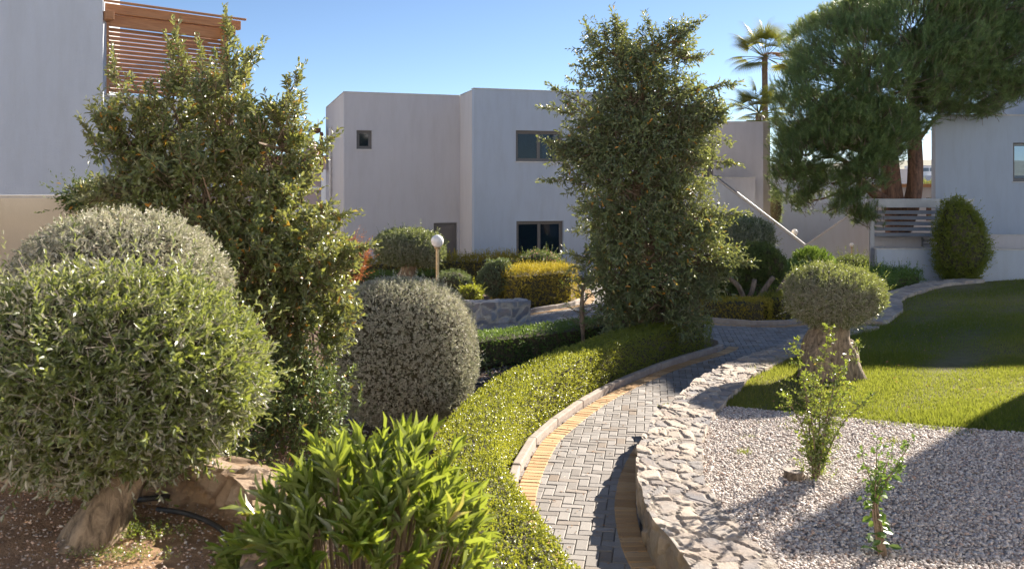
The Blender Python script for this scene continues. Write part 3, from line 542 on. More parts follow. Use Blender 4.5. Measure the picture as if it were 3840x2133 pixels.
p = scatter(PB, 1300, (-2.9, -.9, 2.7, 4.5)); pebbles('soil_debris', p, .006, 1.34+R.uniform(-.01, .02, len(p)), 'pebble', label='scattered wood chips and small stones on the dry soil', cat='soil debris', flat=.45, bias=R.choice([.02, .05, .97, 1., .1, .5], len(p)))
p = scatter([(-2.5, 9), (2.5, 13), (3.2, 16.5), (-2, 15)], 160, (-2.5, 3.3, 9, 16.6)); pebbles('bed_stones', p, .018, R.uniform(-.02, .0, len(p)), 'pebble', label='loose stones on the dark soil between the two hedges', cat='stones', bias=R.uniform(0, .3, len(p)))
# fallen leaves
lp = np.vstack([scatter(PATH, 5, (-1, 12, 5, 22)), scatter(PATH, 16, (-.2, 4, 5.5, 17))]); n = len(lp); mb = MB(); kk = nrm(runit(n)*np.array((1, 1, .15)))
leaves(mb, np.c_[lp, np.full(n, .022)], kk, nrm(np.array((0, 0, 1.))+runit(n)*.3), R.uniform(.02, .045, n), R.uniform(.01, .02, n), T4, R.uniform(.5, 1., n)); tag(mb.build('leaf_litter', M['palm_dead']), 'few brown fallen leaves scattered over the paved path', 'leaf litter', kind='stuff')
cp = np.array(spline(KERB, .03)); cn_ = left_n(cp); i = R.integers(0, len(cp), 900); q = cp[i]+cn_[i]*R.normal(-.005, .012, (900, 1)); mb = MB(); n = 900
leaves(mb, np.c_[q, np.full(n, .022)], nrm(runit(n)*np.array((1, 1, .2))), nrm(np.array((0, 0, 1.))+runit(n)*.4), R.uniform(.008, .022, n), R.uniform(.005, .012, n), T4, R.uniform(0, 1., n)); tag(mb.build('kerb_litter', M['palm_dead']), 'crumbs of dry leaf litter gathered at the foot of the kerb', 'leaf litter', kind='stuff')
# irrigation hoses
def hose(pts, r, label):
    mb = MB(); mb.tube(spline(pts, .02), r, 10); return tag(mb.build('irrigation_hose', M['rubber'], origin=pts[0], smooth=True), label, 'hose', 'black irrigation hoses')
hz = lambda px, py, z: (*P(px, py, z), z)
hose([hz(485, 1875, 1.36), hz(560, 1868, 1.39), hz(640, 1860, 1.37), hz(700, 1855, 1.37), hz(770, 1848, 1.38)], .013, 'straight black hose lying under the stone rim of the raised bed')
hose([hz(590, 1908, 1.36), hz(680, 1920, 1.37), hz(760, 1945, 1.37), hz(830, 1985, 1.36), hz(860, 2040, 1.36), hz(850, 2090, 1.36), hz(830, 2133, 1.36)], .012, 'curved dark hose bending across the dry soil in the foreground')
hose([hz(1700, 1452, .02), hz(1780, 1440, .03), hz(1860, 1428, .02), hz(1940, 1415, .02)], .014, 'thin black hose on the dark soil behind the grey-green round bush')
mb = MB(); p0 = hz(842, 2015, 1.36); mb.sphere(p0, .02, 12, 8, (1.2, .9, .6)); tag(mb.build('pebble', M['white_paint'], origin=p0, smooth=True), 'single smooth pale pebble on the soil by the curved hose', 'pebble')
# ================================================================== BUILDINGS
def on_plane(px, py, O, u):
    k = (px-CXP)/FPX; s = (k*O[1]-O[0])/(u[0]-k*u[1]); Y = O[1]+s*u[1]; return s, CAMH-(py-HOR)/FPX*Y
def facade(name, O, u, L, z0, z1, th, holes, mat, parent):
    """wall slab with real openings; th>0 thickens towards the left normal of u"""
    O = np.array(O, float); u = np.array(u, float); wv = np.array((-u[1], u[0]))
    S = sorted({0, L}|{h[0] for h in holes}|{h[1] for h in holes}); Z = sorted({z0, z1}|{h[2] for h in holes}|{h[3] for h in holes}); mb = MB()
    def pt(s, z, t): q = O+u*s+wv*t; return (q[0], q[1], z)
    def solid(i, j):
        if i < 0 or j < 0 or i >= len(S)-1 or j >= len(Z)-1: return False
        cs = (S[i]+S[i+1])/2; cz = (Z[j]+Z[j+1])/2; return not any(h[0] < cs < h[1] and h[2] < cz < h[3] for h in holes)
    for i in range(len(S)-1):
        for j in range(len(Z)-1):
            if not solid(i, j): continue
            a, b, c, d = S[i], S[i+1], Z[j], Z[j+1]; q = [pt(a, c, 0), pt(b, c, 0), pt(b, d, 0), pt(a, d, 0), pt(a, c, th), pt(b, c, th), pt(b, d, th), pt(a, d, th)]
            fs = [(0, 1, 2, 3), (4, 7, 6, 5)]
            if not solid(i-1, j): fs.append((0, 3, 7, 4))
            if not solid(i+1, j): fs.append((1, 5, 6, 2))
            if not solid(i, j-1): fs.append((0, 4, 5, 1))
            if not solid(i, j+1): fs.append((3, 2, 6, 7))
            mb.add(q, [fs])
    return mb.build(name, M[mat], parent)
def window(parent, O, u, s0, s1, z0, z1, sashes=2, th=.25, curtain=None, fmat='frame', sill=True, inset=.10):
    O = np.array(O, float); u = np.array(u, float); wv = np.array((-u[1], u[0])); q = O+wv*inset
    mb = MB(); f = .05
    g = .002
    mb.box(q+u*(s0+g), u, f, .07, z0+g, z1-g); mb.box(q+u*(s1-f-g), u, f, .07, z0+g, z1-g); mb.box(q+u*(s0+f+g), u, s1-s0-2*f-2*g, .07, z0+g, z0+f); mb.box(q+u*(s0+f+g), u, s1-s0-2*f-2*g, .07, z1-f, z1-g)
    fr = mb.build('window', M[fmat], parent, bevel=.004)
    w_ = (s1-s0-2*f)/sashes
    for k in range(sashes):
        a = s0+f+k*w_+.003; b = a+w_-.006; mb = MB(); e = .055; qq = q+wv*(.012 if k % 2 == 0 else .036)
        mb.box(qq+u*a, u, e, .03, z0+f+.004, z1-f-.004); mb.box(qq+u*(b-e), u, e, .03, z0+f+.004, z1-f-.004); mb.box(qq+u*(a+e), u, b-a-2*e, .03, z0+f+.004, z0+f+e); mb.box(qq+u*(a+e), u, b-a-2*e, .03, z1-f-e, z1-f-.004)
        mb.build('sash', M[fmat], fr, bevel=.003)
        mb = MB(); mb.box(qq+wv*.012+u*(a+e-.002), u, b-a-2*e+.004, .008, z0+f+e-.002, z1-f-e+.002); mb.build('pane', M['glass'], fr)
    if sill:
        mb = MB(); mb.box(O-wv*.035+u*(s0-.03), u, s1-s0+.06, .14, z0-.035, z0+.002); mb.build('sill', M['cap'], fr, bevel=.004)
    if curtain:
        a, b, c, d = curtain; cs = np.linspace(a, b, 40); V = []; 
        for s in cs:
            off = .30+.03*sin((s-a)*38); p_ = O+u*s+wv*off; V += [(p_[0], p_[1], c), (p_[0], p_[1], d)]
        mesh('curtain', V, [[(2*i, 2*i+2, 2*i+3, 2*i+1) for i in range(len(cs)-1)]], M['curtain'], fr, smooth=True)
    return fr
th = radians(17.5); U = (cos(th), sin(th)); Wn = (-sin(th), cos(th))
A0 = np.array((-5.56, 29.5)); Uv = np.array(U); Wv = np.array(Wn); A1 = A0+Uv*3.95; B0 = A1-Wv*1.85; LB = 6.6
BH = 6.15; BT = 6.20
bld = thing('apartment_building', (A0[0], A0[1], 0), 'two-storey flat-roofed grey rendered building with stepped facade and square windows, behind the bushes at centre', 'building')
sw = on_plane(1337, 489, A0, U); sw2 = on_plane(1395, 560, A0, U); dr = on_plane(1626, 836, A0, U); dr2 = on_plane(1714, 836, A0, U)
facade('wall', A0, U, 3.95, -.05, BH, .25, [(sw[0], sw2[0], sw2[1], sw[1]), (dr[0], dr2[0], -.06+.16, dr[1])], 'stucco', bld)
facade('wall', B0+Wv*.254, Wn, 1.85-.257, -.05, BH, -.25, [], 'stucco_warm_bounce', bld)
w1a = on_plane(1934, 489, B0, U); w1b = on_plane(2111, 607, B0, U); w2a = on_plane(1936, 830, B0, U); w2b = on_plane(2113, 966, B0, U)
facade('wall', B0+Uv*.003, U, LB, -.05, BT, .25, [(w1a[0], w1b[0], w1b[1], w1a[1]), (w2a[0], w2b[0], w2b[1], w2a[1])], 'stucco_blue_skytint', bld)
SL = 5.5; nA = on_plane(1268, 905, A0+Wv*.0, Wn)
s_a = .55; facade('wall', A0+Wv*.253, Wn, SL, -.05, BH, -.25, [(1.0, 1.45, .5, 2.25), (2.3, 2.6, .5, 2.2)], 'stucco_warm_bounce', bld)
for a, b in ((1.0, 1.45), (2.3, 2.6)):
    mb = MB(); mb.box(A0+Wv*(.253+a)+Uv*.12, Wn, b-a, -.05, .5, 2.2); mb.build('shutter', M['door'], bld)
facade('wall', A0+Wv*(SL+.256), U, 12, -.05, BH, .25, [], 'stucco', bld); facade('wall', B0+Uv*(LB+.006), Wn, SL+1.8, -.05, BT, .25, [], 'stucco', bld)
mb = MB(); mb.prism([tuple(A0+Uv*.26+Wv*.26), tuple(A1+Uv*.3+Wv*.26), tuple(A1+Uv*.3+Wv*5.4), tuple(A0+Uv*.26+Wv*5.4)], 5.7, 5.85); mb.prism([tuple(B0+Uv*.3+Wv*.26), tuple(B0+Uv*6.5+Wv*.26), tuple(B0+Uv*6.5+Wv*7.2), tuple(B0+Uv*.3+Wv*7.2)], 5.68, 5.83); mb.build('roof', M['concrete'], bld)
mb = MB(); g = .02
mb.box(A0-Wv*g-Uv*g, U, 3.95+g-.01, .3, BH+.002, BH+.03); mb.box(A0+Wv*.29-Uv*g, Wn, SL, -.3, BH+.002, BH+.03); mb.box(B0-Uv*g-Wv*g, U, LB+2*g, .3, BT+.002, BT+.03); mb.box(B0+Wv*.29-Uv*g, Wn, 1.5, -.3, BT-.045, BT-.01)
mb.build('parapet_cap', M['cap'], bld)
mb = MB(); q = A0+Uv*(dr[0]+.02)+Wv*.07; dw = dr2[0]-dr[0]-.04; zt = dr[1]-.02; mb.box(q, U, .06, .06, .1, zt); mb.box(q+Uv*(dw-.06), U, .06, .06, .1, zt); mb.box(q+Uv*.06, U, dw-.12, .06, zt-.06, zt); d = mb.build('door_frame', M['frame'], bld, bevel=.004)
mb = MB(); mb.box(q+Uv*.065+Wv*.012, U, dw-.13, .04, .1, zt-.065); dl = mb.build('door', M['door'], bld, bevel=.003)
window(bld, A0, U, sw[0], sw2[0], sw2[1], sw[1], 1)
window(bld, B0+Uv*.003, U, w1a[0], w1b[0], w1b[1], w1a[1], 2, curtain=(w1b[0]-.62, w1b[0]-.02, w1b[1]+.06, w1a[1]-.12))
window(bld, B0+Uv*.003, U, w2a[0], w2b[0], w2b[1], w2a[1], 2)
mb = MB(); dp = A0+Wv*(.253+3.4)-Uv*.07; mb.tube([(dp[0], dp[1], .1), (dp[0], dp[1], 5.2)], .055, 12)
mb.tube([(dp[0], dp[1], 5.2), (dp[0]+Uv[0]*.07, dp[1]+Uv[1]*.07, 5.26)], .06, 12)
for z in (1.6, 2.9, 4.1, 5.0): mb.tube([(dp[0], dp[1], z), (dp[0], dp[1], z+.06)], .068, 12)
mb.build('downpipe', M['pipe'], bld, smooth=False)
mb = MB(); lv = A0+Wv*(.253+SL-.9)-Uv*.1
for k in range(12): z = 3.7+k*.12; mb.box(lv-Uv*.1, Wn, 1.0, .02+.02*(k % 2), z, z+.07)
mb.box(lv-Uv*.2, Wn, 1.2, .28, 5.15, 5.3); mb.box(lv-Uv*.12, Wn, .06, .12, 3.6, 5.14); mb.build('shutter_screen', M['dark_wood'], bld)
# left building with pergola balcony
L0 = np.array((-6.43, 14.0)); lu = np.array((cos(radians(42)), sin(radians(42)))); ln_ = np.array((-lu[1], lu[0]))
lb = thing('balcony_building', (L0[0], L0[1], 0), 'pale rendered building with timber louvred balcony screen at the left edge', 'building')
pu = np.array((cos(radians(12)), sin(radians(12)))); pn = np.array((-pu[1], pu[0]))
mb = MB(); pc = L0-pu*.0; mb.prism([tuple(pc-pu*5), tuple(pc), tuple(pc+pn*1.2), tuple(pc-pu*5+pn*1.2)], 2.80, 9.0); mb.build('wall', M['stucco_blue_skytint'], lb)
LL = 2.15; mb = MB(); mb.box(L0+lu*.01+ln_*.15, lu, LL+.1, .22, 2.80, 4.36); mb.box(L0+lu*.02+ln_*.40, lu, LL+.05, 3.0, 2.85, 2.98); mb.build('balcony_parapet', M['stucco_blue_skytint'], lb)
mb = MB(); mb.box(L0+lu*.0+ln_*.12, lu, LL+.12, .28, 4.365, 4.40); mb.box(L0-pu*5+pn*.05, pu, 5.2, .3, 2.755, 2.796); mb.build('ledge', M['cap'], lb)
mb = MB(); mb.prism([tuple(L0-pu*5+pn*1.3), tuple(L0+lu*2.0+ln_*1.6), tuple(L0+lu*2.0+ln_*1.9), tuple(L0-pu*5+pn*1.6)], -.05, 2.75); mb.prism([tuple(L0+lu*1.8+ln_*2), tuple(L0+lu*2.1+ln_*2), tuple(L0+lu*2.1+ln_*5), tuple(L0+lu*1.8+ln_*5)], -.05, 2.75); mb.build('recessed_wall', M['stucco_beige'], lb)
scr = MB(); Z0 = 4.42; Z1 = 5.66
scr.box(L0+ln_*.2, lu, .16, .10, Z0, Z1); scr.box(L0+lu*(LL-.10)+ln_*.2, lu, .10, .10, Z0, Z1); scr.box(L0+lu*.16+ln_*.2, lu, LL-.26, .08, Z1-.15, Z1+.034)
scr.box(L0-lu*.02+ln_*.12, lu, LL+.22, .12, Z1+.04, Z1+.19); scr.box(L0+lu*.02-ln_*.10, lu, .12, .5, Z1-.10, Z1+.036); scr.box(L0+lu*(LL-.12)-ln_*.10, lu, .12, 3.0, Z1-.10, Z1+.036); scr.box(L0-lu*.02+ln_*.03, lu, LL+.28, .05, Z1+.195, Z1+.23)
scr.build('pergola_frame', M['wood'], lb, bevel=.005)
ns = 15
for k in range(ns):
    z = Z0+.03+k*(Z1-.2-Z0)/ns; mb = MB(); o_ = L0+ln_*.2; 
    a = [(0, z), (0, z+.012)]; q0 = o_+lu*.165; q1 = o_+lu*(LL-.105); V = []
    for qq in (q0, q1):
        for dn, dz in ((0.0, 0), (0.07, .055), (.075, .073), (0., .018)): V.append((qq[0]+ln_[0]*dn, qq[1]+ln_[1]*dn, z+dz))
    mb.add(V, [[(0, 1, 2, 3), (7, 6, 5, 4), (0, 4, 5, 1), (1, 5, 6, 2), (2, 6, 7, 3), (3, 7, 4, 0)]]); mb.build('louvre', M['wood'], lb)
# right: stair building C
c0 = np.array((5.6, 37.2)); cu_ = np.array((cos(radians(3)), sin(radians(3)))); cn = np.array((-cu_[1], cu_[0]))
cb = thing('stair_building', (7.5, 36, 0), 'grey flat-roofed block with an outside staircase descending to the right behind the big tree', 'building')
def sp(px, py, O, u): return on_plane(px, py, O, u)
rt = sp(2888, 459, c0, cu_); d1 = sp(2640, 560, c0, cu_); d2 = sp(2675, 560, c0, cu_)
facade('wall', c0, cu_, rt[0], -.6, rt[1], .3, [(d1[0], d2[0], 3.4, 5.0)], 'stucco', cb)
facade('wall', c0+cu_*(rt[0]+.003), cn, 6, -.6, rt[1], .3, [], 'stucco_beige', cb)  # beige here puts warm bounced light into the colour of this side
mb = MB(); mb.box(c0+cu_*.02+cn*.32, cu_, rt[0]-.05, 5.5, rt[1]-.4, rt[1]-.25); mb.build('roof', M['concrete'], cb)
mb = MB(); mb.box(c0-cn*.02, cu_, rt[0]+.02, .32, rt[1]+.002, rt[1]+.03); mb.build('parapet_cap', M['cap'], cb)
mb = MB(); mb.box(c0+cu_*(d1[0]+.02)+cn*.06, cu_, d2[0]-d1[0]-.04, .05, 3.4, 4.98); mb.build('door', M['frame'], cb)
s0 = np.array((5.9, 35.3)); l1 = sp(2682, 668, s0, cu_); l2 = sp(3022, 928, s0, cu_); l0 = sp(2600, 668, s0, cu_); l3 = sp(3060, 950, s0, cu_)
mb = MB(); mb.vprism(s0, cu_, [(l0[0]-1, -.6), (l3[0]+.0, -.6), (l3[0], l2[1]-.2), (l2[0], l2[1]-.02), (l1[0], l1[1]-.02), (l0[0]-1, l1[1]-.02)], .2); mb.build('stair_wall', M['stucco_blue_skytint'], cb)
s1 = s0+cn*1.3; e1 = sp(2768, 668, s1, cu_); e2 = sp(2832, 668, s1, cu_); mb = MB(); mb.vprism(s1, cu_, [(l0[0]-1, -.6), (e2[0], -.6), (e2[0], e2[1]), (l0[0]-1, e2[1])], .2); mb.build('landing_wall', M['stucco'], cb)
mb = MB(); mb.box(s1-cn*.02+cu_*(l0[0]-1), cu_, e2[0]-l0[0]+1.02, .24, e2[1]+.002, e2[1]+.04)
mb.vprism(s0-cn*.02, cu_, [(l0[0]-1, l1[1]-.016), (l1[0]+.02, l1[1]-.016), (l2[0], l2[1]-.016), (l2[0], l2[1]+.03), (l1[0]+.02, l1[1]+.03), (l0[0]-1, l1[1]+.03)], .24); mb.build('coping', M['cap'], cb)
mb = MB(); a3 = s0+cu_*l1[0]+cn*.1; b3 = s0+cu_*l2[0]+cn*.1; mb.tube([(a3[0], a3[1], l1[1]+.12), (b3[0], b3[1], l2[1]+.12)], .03, 8); mb.build('handrail', M['rail'], cb)
mb = MB()
for k in range(16):
    f = k/16; a4 = s0+cu_*(l1[0]+(l2[0]-l1[0])*f)+cn*.22; zz = l1[1]-.75+(l2[1]-l1[1])*f; mb.box(a4, cu_, (l2[0]-l1[0])/16-.004, 1.06, zz-.2, zz)
mb.build('steps', M['concrete'], cb)
mb = MB(); iv = sp(2685, 618, c0, cu_); iv2 = sp(2694, 637, c0, cu_); mb.box(c0+cu_*iv[0]-cn*.03, cu_, iv2[0]-iv[0], .028, iv2[1], iv[1]); mb.build('wall_lamp', M['frame'], cb)
# building D with a stair rising to the right, and an arched doorway
D0 = np.array((10.5, 45.5)); du = np.array((cos(radians(-4)), sin(radians(-4)))); dn = np.array((-du[1], du[0]))
db = thing('arched_building', (D0[0], D0[1], -1.6), 'pale building with stair wall rising right and a chamfered doorway beyond the pine', 'building')
wd1 = sp(3064, 712, D0, du); wd2 = sp(3084, 738, D0, du); tr_ = sp(3420, 640, D0, du)
facade('wall', D0, du, 9.5, -2.2, 4.0, .3, [(wd1[0], wd2[0], wd2[1], wd1[1])], 'stucco_blue_skytint', db)
window(db, D0, du, wd1[0], wd2[0], wd2[1], wd1[1], 1, sill=False)
E0 = np.array((10.0, 43.4)); p1 = sp(3012, 930, E0, du); p2 = sp(3245, 768, E0, du); p3 = sp(3330, 768, E0, du); ar = sp(3262, 885, E0, du); ar2 = sp(3322, 885, E0, du); at_ = sp(3278, 870, E0, du); ab = sp(3262, 1010, E0, du)
mb = MB(); mb.vprism(E0, du, [(p1[0]-1.2, -2.2), (ar[0], -2.2), (ar[0], ar[1]-.1), (at_[0], at_[1]+.0), (p3[0]+1, at_[1]), (p3[0]+1, p2[1]), (p2[0], p2[1]), (p1[0], p1[1]), (p1[0]-1.2, p1[1])], .25); mb.build('stair_wall', M['stucco_blue_skytint'], db)
mb = MB(); mb.vprism(E0-dn*.02, du, [(p1[0]-1.2, p1[1]+.004), (p1[0], p1[1]+.004), (p2[0], p2[1]+.004), (p3[0]+1, p2[1]+.004), (p3[0]+1, p2[1]+.05), (p2[0], p2[1]+.05), (p1[0], p1[1]+.05), (p1[0]-1.2, p1[1]+.05)], .29); mb.build('coping', M['cap'], db)
mb = MB(); q = E0+du*(ar[0]+.05)+dn*.9; mb.box(q, du, 2.2, .05, -2.0, at_[1]-.1); mb.build('door', M['frame'], db)
mb = MB(); q = E0+du*(ar[0]+.3)+dn*.86; mb.box(q, du, .06, .035, -1.6, .3); mb.box(q+du*.5, du, .06, .035, -1.6, .3); mb.box(q+du*.065, du, .43, .03, .24, .3); mb.build('door_panel', M['door'], db)
mb = MB(); q1_ = sp(3258, 690, D0, du); q2_ = sp(3300, 768, D0, du); mb.box(D0+du*q1_[0]-dn*.05, du, 1.1, .045, q2_[1]-.2, q1_[1]-.1); mb.build('upper_door', M['frame'], db)
# brown timber house behind the pine trunk
tb = thing('timber_house', (18, 41, -1.6), 'house with brown timber shutters glimpsed behind the pine trunk', 'building')
G0 = np.array((16.7, 38.5)); gu = np.array((1., 0.))
facade('wall', G0, gu, 12, -1.8, 3.05, .3, [(1.6, 3.6, -.9, 1.0), (1.2, 3.2, 1.6, 2.6), (4.4, 6.4, -.9, 1.0), (4.0, 6.4, 1.6, 2.6)], 'stucco', tb)
for a, b, c, d in ((1.6, 3.6, -.9, 1.0), (1.2, 3.2, 1.6, 2.6), (4.4, 6.4, -.9, 1.0), (4.0, 6.4, 1.6, 2.6)):
    mb = MB(); mb.box(G0+gu*(a+.01)+np.array((0, .04)), gu, .1, .08, c+.01, d-.01); mb.box(G0+gu*(b-.11)+np.array((0, .04)), gu, .1, .08, c+.01, d-.01)
    z = c+.03
    while z < d-.1: mb.box(G0+gu*(a+.115)+np.array((0, .06)), gu, b-a-.23, .03, z, z+.07); z += .11
    mb.build('shutter', M['dark_wood'], tb)
mb = MB(); mb.box(G0-np.array((.05, .3)), gu, 12.2, 5, 3.06, 3.2); mb.build('roof', M['wood'], tb)
# tall grey building at the right edge
eb = thing('corner_building', (14.2, 29.6, 0), 'tall plain grey building corner at the far right edge beyond the planter', 'building')
facade('wall', (14.22, 29.9), (1, 0), 9, -.1, 5.4, .3, [(2.6, 4.2, 3.2, 4.5)], 'stucco_blue_skytint', eb); facade('wall', (14.25, 30.205), (.46, .888), 6, -.1, 5.4, -.3, [], 'stucco_blue_skytint', eb)
facade('shade_block', (19.4, 30.3), (1, 0), 10, 5.46, 13.2, 6.5, [], 'stucco_blue_skytint', eb)  # unseen upper block added beyond the frame to shade the lawn
window(eb, (14.22, 29.9), (1, 0), 2.6, 4.2, 3.2, 4.5, 2)
mb = MB(); mb.prism([(14.2, 29.88), (23.2, 29.88), (23.2, 35.5), (17.0, 35.5)], 5.403, 5.45); mb.build('roof', M['cap'], eb)
# building just outside the frame at the right whose shadow lies on the gravel
fb = thing('side_building', (10.1, 16.4, .25), 'rendered wall just beyond the right edge of the picture', 'building')
facade('wall', (11.6, 16.35), (1, -.12), 8, .2, 7.7, .3, [(2, 3.2, 1.2, 2.4)], 'stucco_blue_skytint', fb); mb = MB(); mb.box((11.58, 16.33), (1, -.12), 8.1, .34, 7.703, 7.75); mb.build('coping', M['cap'], fb)
# white buildings added behind and left of the viewpoint to bounce sunlight in
hb_ = thing('bounce_building', (-16, -7, 0), 'added unseen white two-storey building behind the viewpoint, bouncing light into the garden', 'building')
hol = [(x_, x_+1.7, z_, z_+1.6) for x_ in (2.5, 7.5, 12.5, 17.5, 22.5, 27.5) for z_ in (1.0, 4.6)]
facade('wall', (18, -7), (-1, 0), 34, -.05, 8.2, .3, hol, 'stucco_white', hb_)
for h_ in hol: window(hb_, (18, -7), (-1, 0), *h_, 2)
mb = MB(); mb.box((18.1, -6.9), (-1, 0), 34.2, .45, 8.203, 8.25); mb.build('coping', M['cap'], hb_)
wb = thing('bounce_wall', (-13, 20, 0), 'added white rendered wall behind the timber balcony, bouncing light onto the grey building', 'building')
facade('wall', (-13, 29.5), (0, -1), 10, -.05, 5.0, -.3, [], 'stucco_white', wb); mb = MB(); mb.box((-12.97, 29.55), (0, -1), 10.1, -.36, 5.003, 5.05); mb.build('coping', M['cap'], wb)
tag(mesh('terrace', [(18, -6.9, .01), (18, .5, .01), (2.5, 2.6, .01), (-.2, 2.6, .01), (-.2, -1, .01), (-16, -1, .01), (-16, -6.9, .01)], [[[6, 5, 4, 3, 2, 1, 0]]], M['terrace']), kind='structure')  # pale paving added behind the viewpoint to bounce sunlight forward
# planter wall with metal pergola
pg = thing('planter_terrace', (11.1, 27, 0), 'low grey rendered terrace wall under the slatted metal screen, right of the far lamp', 'terrace wall')
T0 = np.array(W(3288, 935, 27.2)[:2]); tu = np.array((cos(radians(-6)), sin(radians(-6)))); tn = np.array((-tu[1], tu[0])); tz = CAMH-(935-HOR)/FPX*27.2
mb = MB(); mb.box(T0, tu, 9, .2, -.2, tz); sv = np.array((.42, .9075)); mb.box(T0+tn*.205+tu*.03, sv, 2.6, -.2, -.2, tz); mb.build('wall', M['stucco_blue_skytint'], pg)
mb = MB(); mb.box(T0-tn*.02-tu*.02, tu, 9.04, .24, tz+.002, tz+.035); mb.box(T0+tn*.225+tu*.02, sv, 2.6, -.22, tz+.002, tz+.035); mb.build('coping', M['cap'], pg)
mb = MB(); mb.box(T0+tn*1.35+tu*.25, tu, 8.7, .15, -.2, tz+.38); mb.build('inner_wall', M['stucco'], pg); mb = MB(); mb.box(T0+tn*1.33+tu*.23, tu, 8.74, .19, tz+.383, tz+.41); mb.build('inner_coping', M['cap'], pg)
mb = MB()
for s in (1.75, 2.75): q = T0+tn*1.28+tu*s; mb.box(q, tu, .05, .04, tz+.02, tz+.32); mb.box(q-tn*.1, tu, .05, .09, tz+.2, tz+.27)
q = T0+tn*1.2+tu*1.78; mb.tube([(q[0], q[1], tz+.22), (q[0]+tu[0], q[1]+tu[1], tz+.22)], .02, 8); mb.tube([(q[0], q[1], tz+.1), (q[0]+tu[0], q[1]+tu[1], tz+.1)], .015, 8); mb.build('drying_rack', M['rail'], pg)
ms = thing('slatted_screen', (T0[0], T0[1], tz), 'grey metal frame with horizontal slats standing on the terrace wall before the pine trunk', 'metal screen')
Q = T0+tn*.75; top = W(3300, 752, 27.9)[2]
mb = MB(); mb.box(Q+tu*.02, tu, .13, .13, tz-.9, top); mb.box(Q+tu*.155, tu, 2.95, .13, top-.22, top-.002); mb.box(Q+tu*2.97, tu, .13, .13, tz-.9, top-.225); mb.box(Q+tn*.14+tu*.05, sv, 1.6, -.13, top-.22, top-.01); mb.prism([tuple(Q+tn*.03-tu*.03), tuple(Q+tn*.03+tu*3.17), tuple(Q+tn*2.0+tu*3.17), tuple(Q+tn*2.0+tu*.75)], top+.002, top+.05); mb.build('frame', M['metal'], ms)
for k in range(5):
    z = top-.41-k*.175; qa = Q+tu*.16+tn*.02; qb = Q+tu*2.96+tn*.02; V = []
    for qq in (qa, qb):
        for a, dz in ((0, 0), (.11, .10), (.12, .085), (.012, -.015)): V.append((qq[0]+tn[0]*a, qq[1]+tn[1]*a, z+dz))
    mb = MB(); mb.add(V, [[(3, 2, 1, 0), (4, 5, 6, 7), (1, 5, 4, 0), (2, 6, 5, 1), (3, 7, 6, 2), (0, 4, 7, 3)]]); mb.build('slat', M['metal'], ms)
# hidden-away houses between the left tree and the main building
pk = thing('pink_house', (-9.3, 42, 0), 'pinkish rendered house with tiled eaves seen between the left tree and the grey building', 'house')
K0 = np.array((-14.5, 42.)); kw = [sp(1180, 790, K0, (1, 0)), sp(1200, 870, K0, (1, 0)), sp(1075, 660, K0, (1, 0)), sp(1105, 700, K0, (1, 0)), sp(1100, 770, K0, (1, 0)), sp(1140, 850, K0, (1, 0))]
facade('wall', K0, (1, 0), 8.5, -.1, 4.35, .3, [(kw[0][0], kw[1][0], kw[1][1], kw[0][1]), (kw[2][0], kw[3][0], kw[3][1], kw[2][1]), (kw[4][0], kw[5][0], kw[5][1], kw[4][1])], 'stucco_pink', pk)
for a, b in ((0, 1), (2, 3), (4, 5)): window(pk, K0, (1, 0), kw[a][0], kw[b][0], kw[b][1], kw[a][1], 1, fmat='white_paint')
mb = MB(); mb.box(K0-np.array((.2, .35)), (1, 0), 8.9, 3.5, 4.353, 4.5)
mb.vprism(K0-np.array((.2, .35)), (1, 0), [(0, 4.5), (8.9, 4.5), (8.9, 4.55), (0, 4.55)], 2); mb.build('roof', M['red_tile'], pk)
mb = MB(); mb.box(K0+np.array((4.3, -.06)), (1, 0), 4.2, .055, 2.95, 3.08); mb.box(K0+np.array((5.55, -.25)), (1, 0), .35, .24, -.1, 3.9); mb.build('trim', M['white_paint'], pk)
ch = thing('chimney_house', (-11.5, 50, 0), 'far rendered house with a tall chimney and round metal flue above the pink house', 'house')
mb = MB(); mb.box((-20, 50), (1, 0), 10.5, 5, -.1, 4.75); mb.build('wall', M['stucco_pink'], ch)
cx, cz = W(1158, 600, 50)[0], 0; mb = MB(); mb.box((cx-.42, 50.5), (1, 0), .75, .7, 4.5, W(0, 555, 50)[2]); mb.box((cx-.3, 50.6), (1, 0), .5, .5, W(0, 555, 50)[2]+.003, W(0, 528, 50)[2]); chm = mb.build('chimney', M['stucco_pink'], ch)
mb = MB(); mb.tube([(cx-.05, 50.85, W(0, 530, 50)[2]), (cx-.05, 50.85, W(0, 485, 50)[2])], .13, 12); mb.tube([(cx-.05, 50.85, W(0, 488, 50)[2]), (cx-.05, 50.85, W(0, 471, 50)[2])], [.22, .02], 12); mb.build('flue', M['metal'], chm)
mb = MB(); mb.box((-20.2, 49.8), (1, 0), 10.9, 5.4, 4.753, 4.9); mb.build('roof', M['metal'], ch)
mb = MB(); ax_ = W(1105, 560, 50); mb.tube([(ax_[0], 50, 4.8), (ax_[0], 50, 5.5)], .02, 6); mb.tube([(ax_[0]-.3, 50, 5.35), (ax_[0]+.5, 50, 5.33)], .015, 6)
for k in range(7): mb.tube([(ax_[0]-.3+k*.12, 49.85, 5.35), (ax_[0]-.3+k*.12, 50.15, 5.35)], .01, 4)
mb.build('aerial', M['rail'], ch)
nf = thing('net_fence', (-9.6, 38, 0), 'green mesh fence beside the left corner of the grey building', 'fence')
mb = MB(); fa = W(1085, 0, 38)[0]; V = []; xs_ = np.linspace(fa-3, fa+1.7, 40)
for x in xs_: V += [(x, 38+.04*sin(x*7), 0), (x, 38+.04*sin(x*7), W(0, 843, 38)[2]+.03*sin(x*3))]
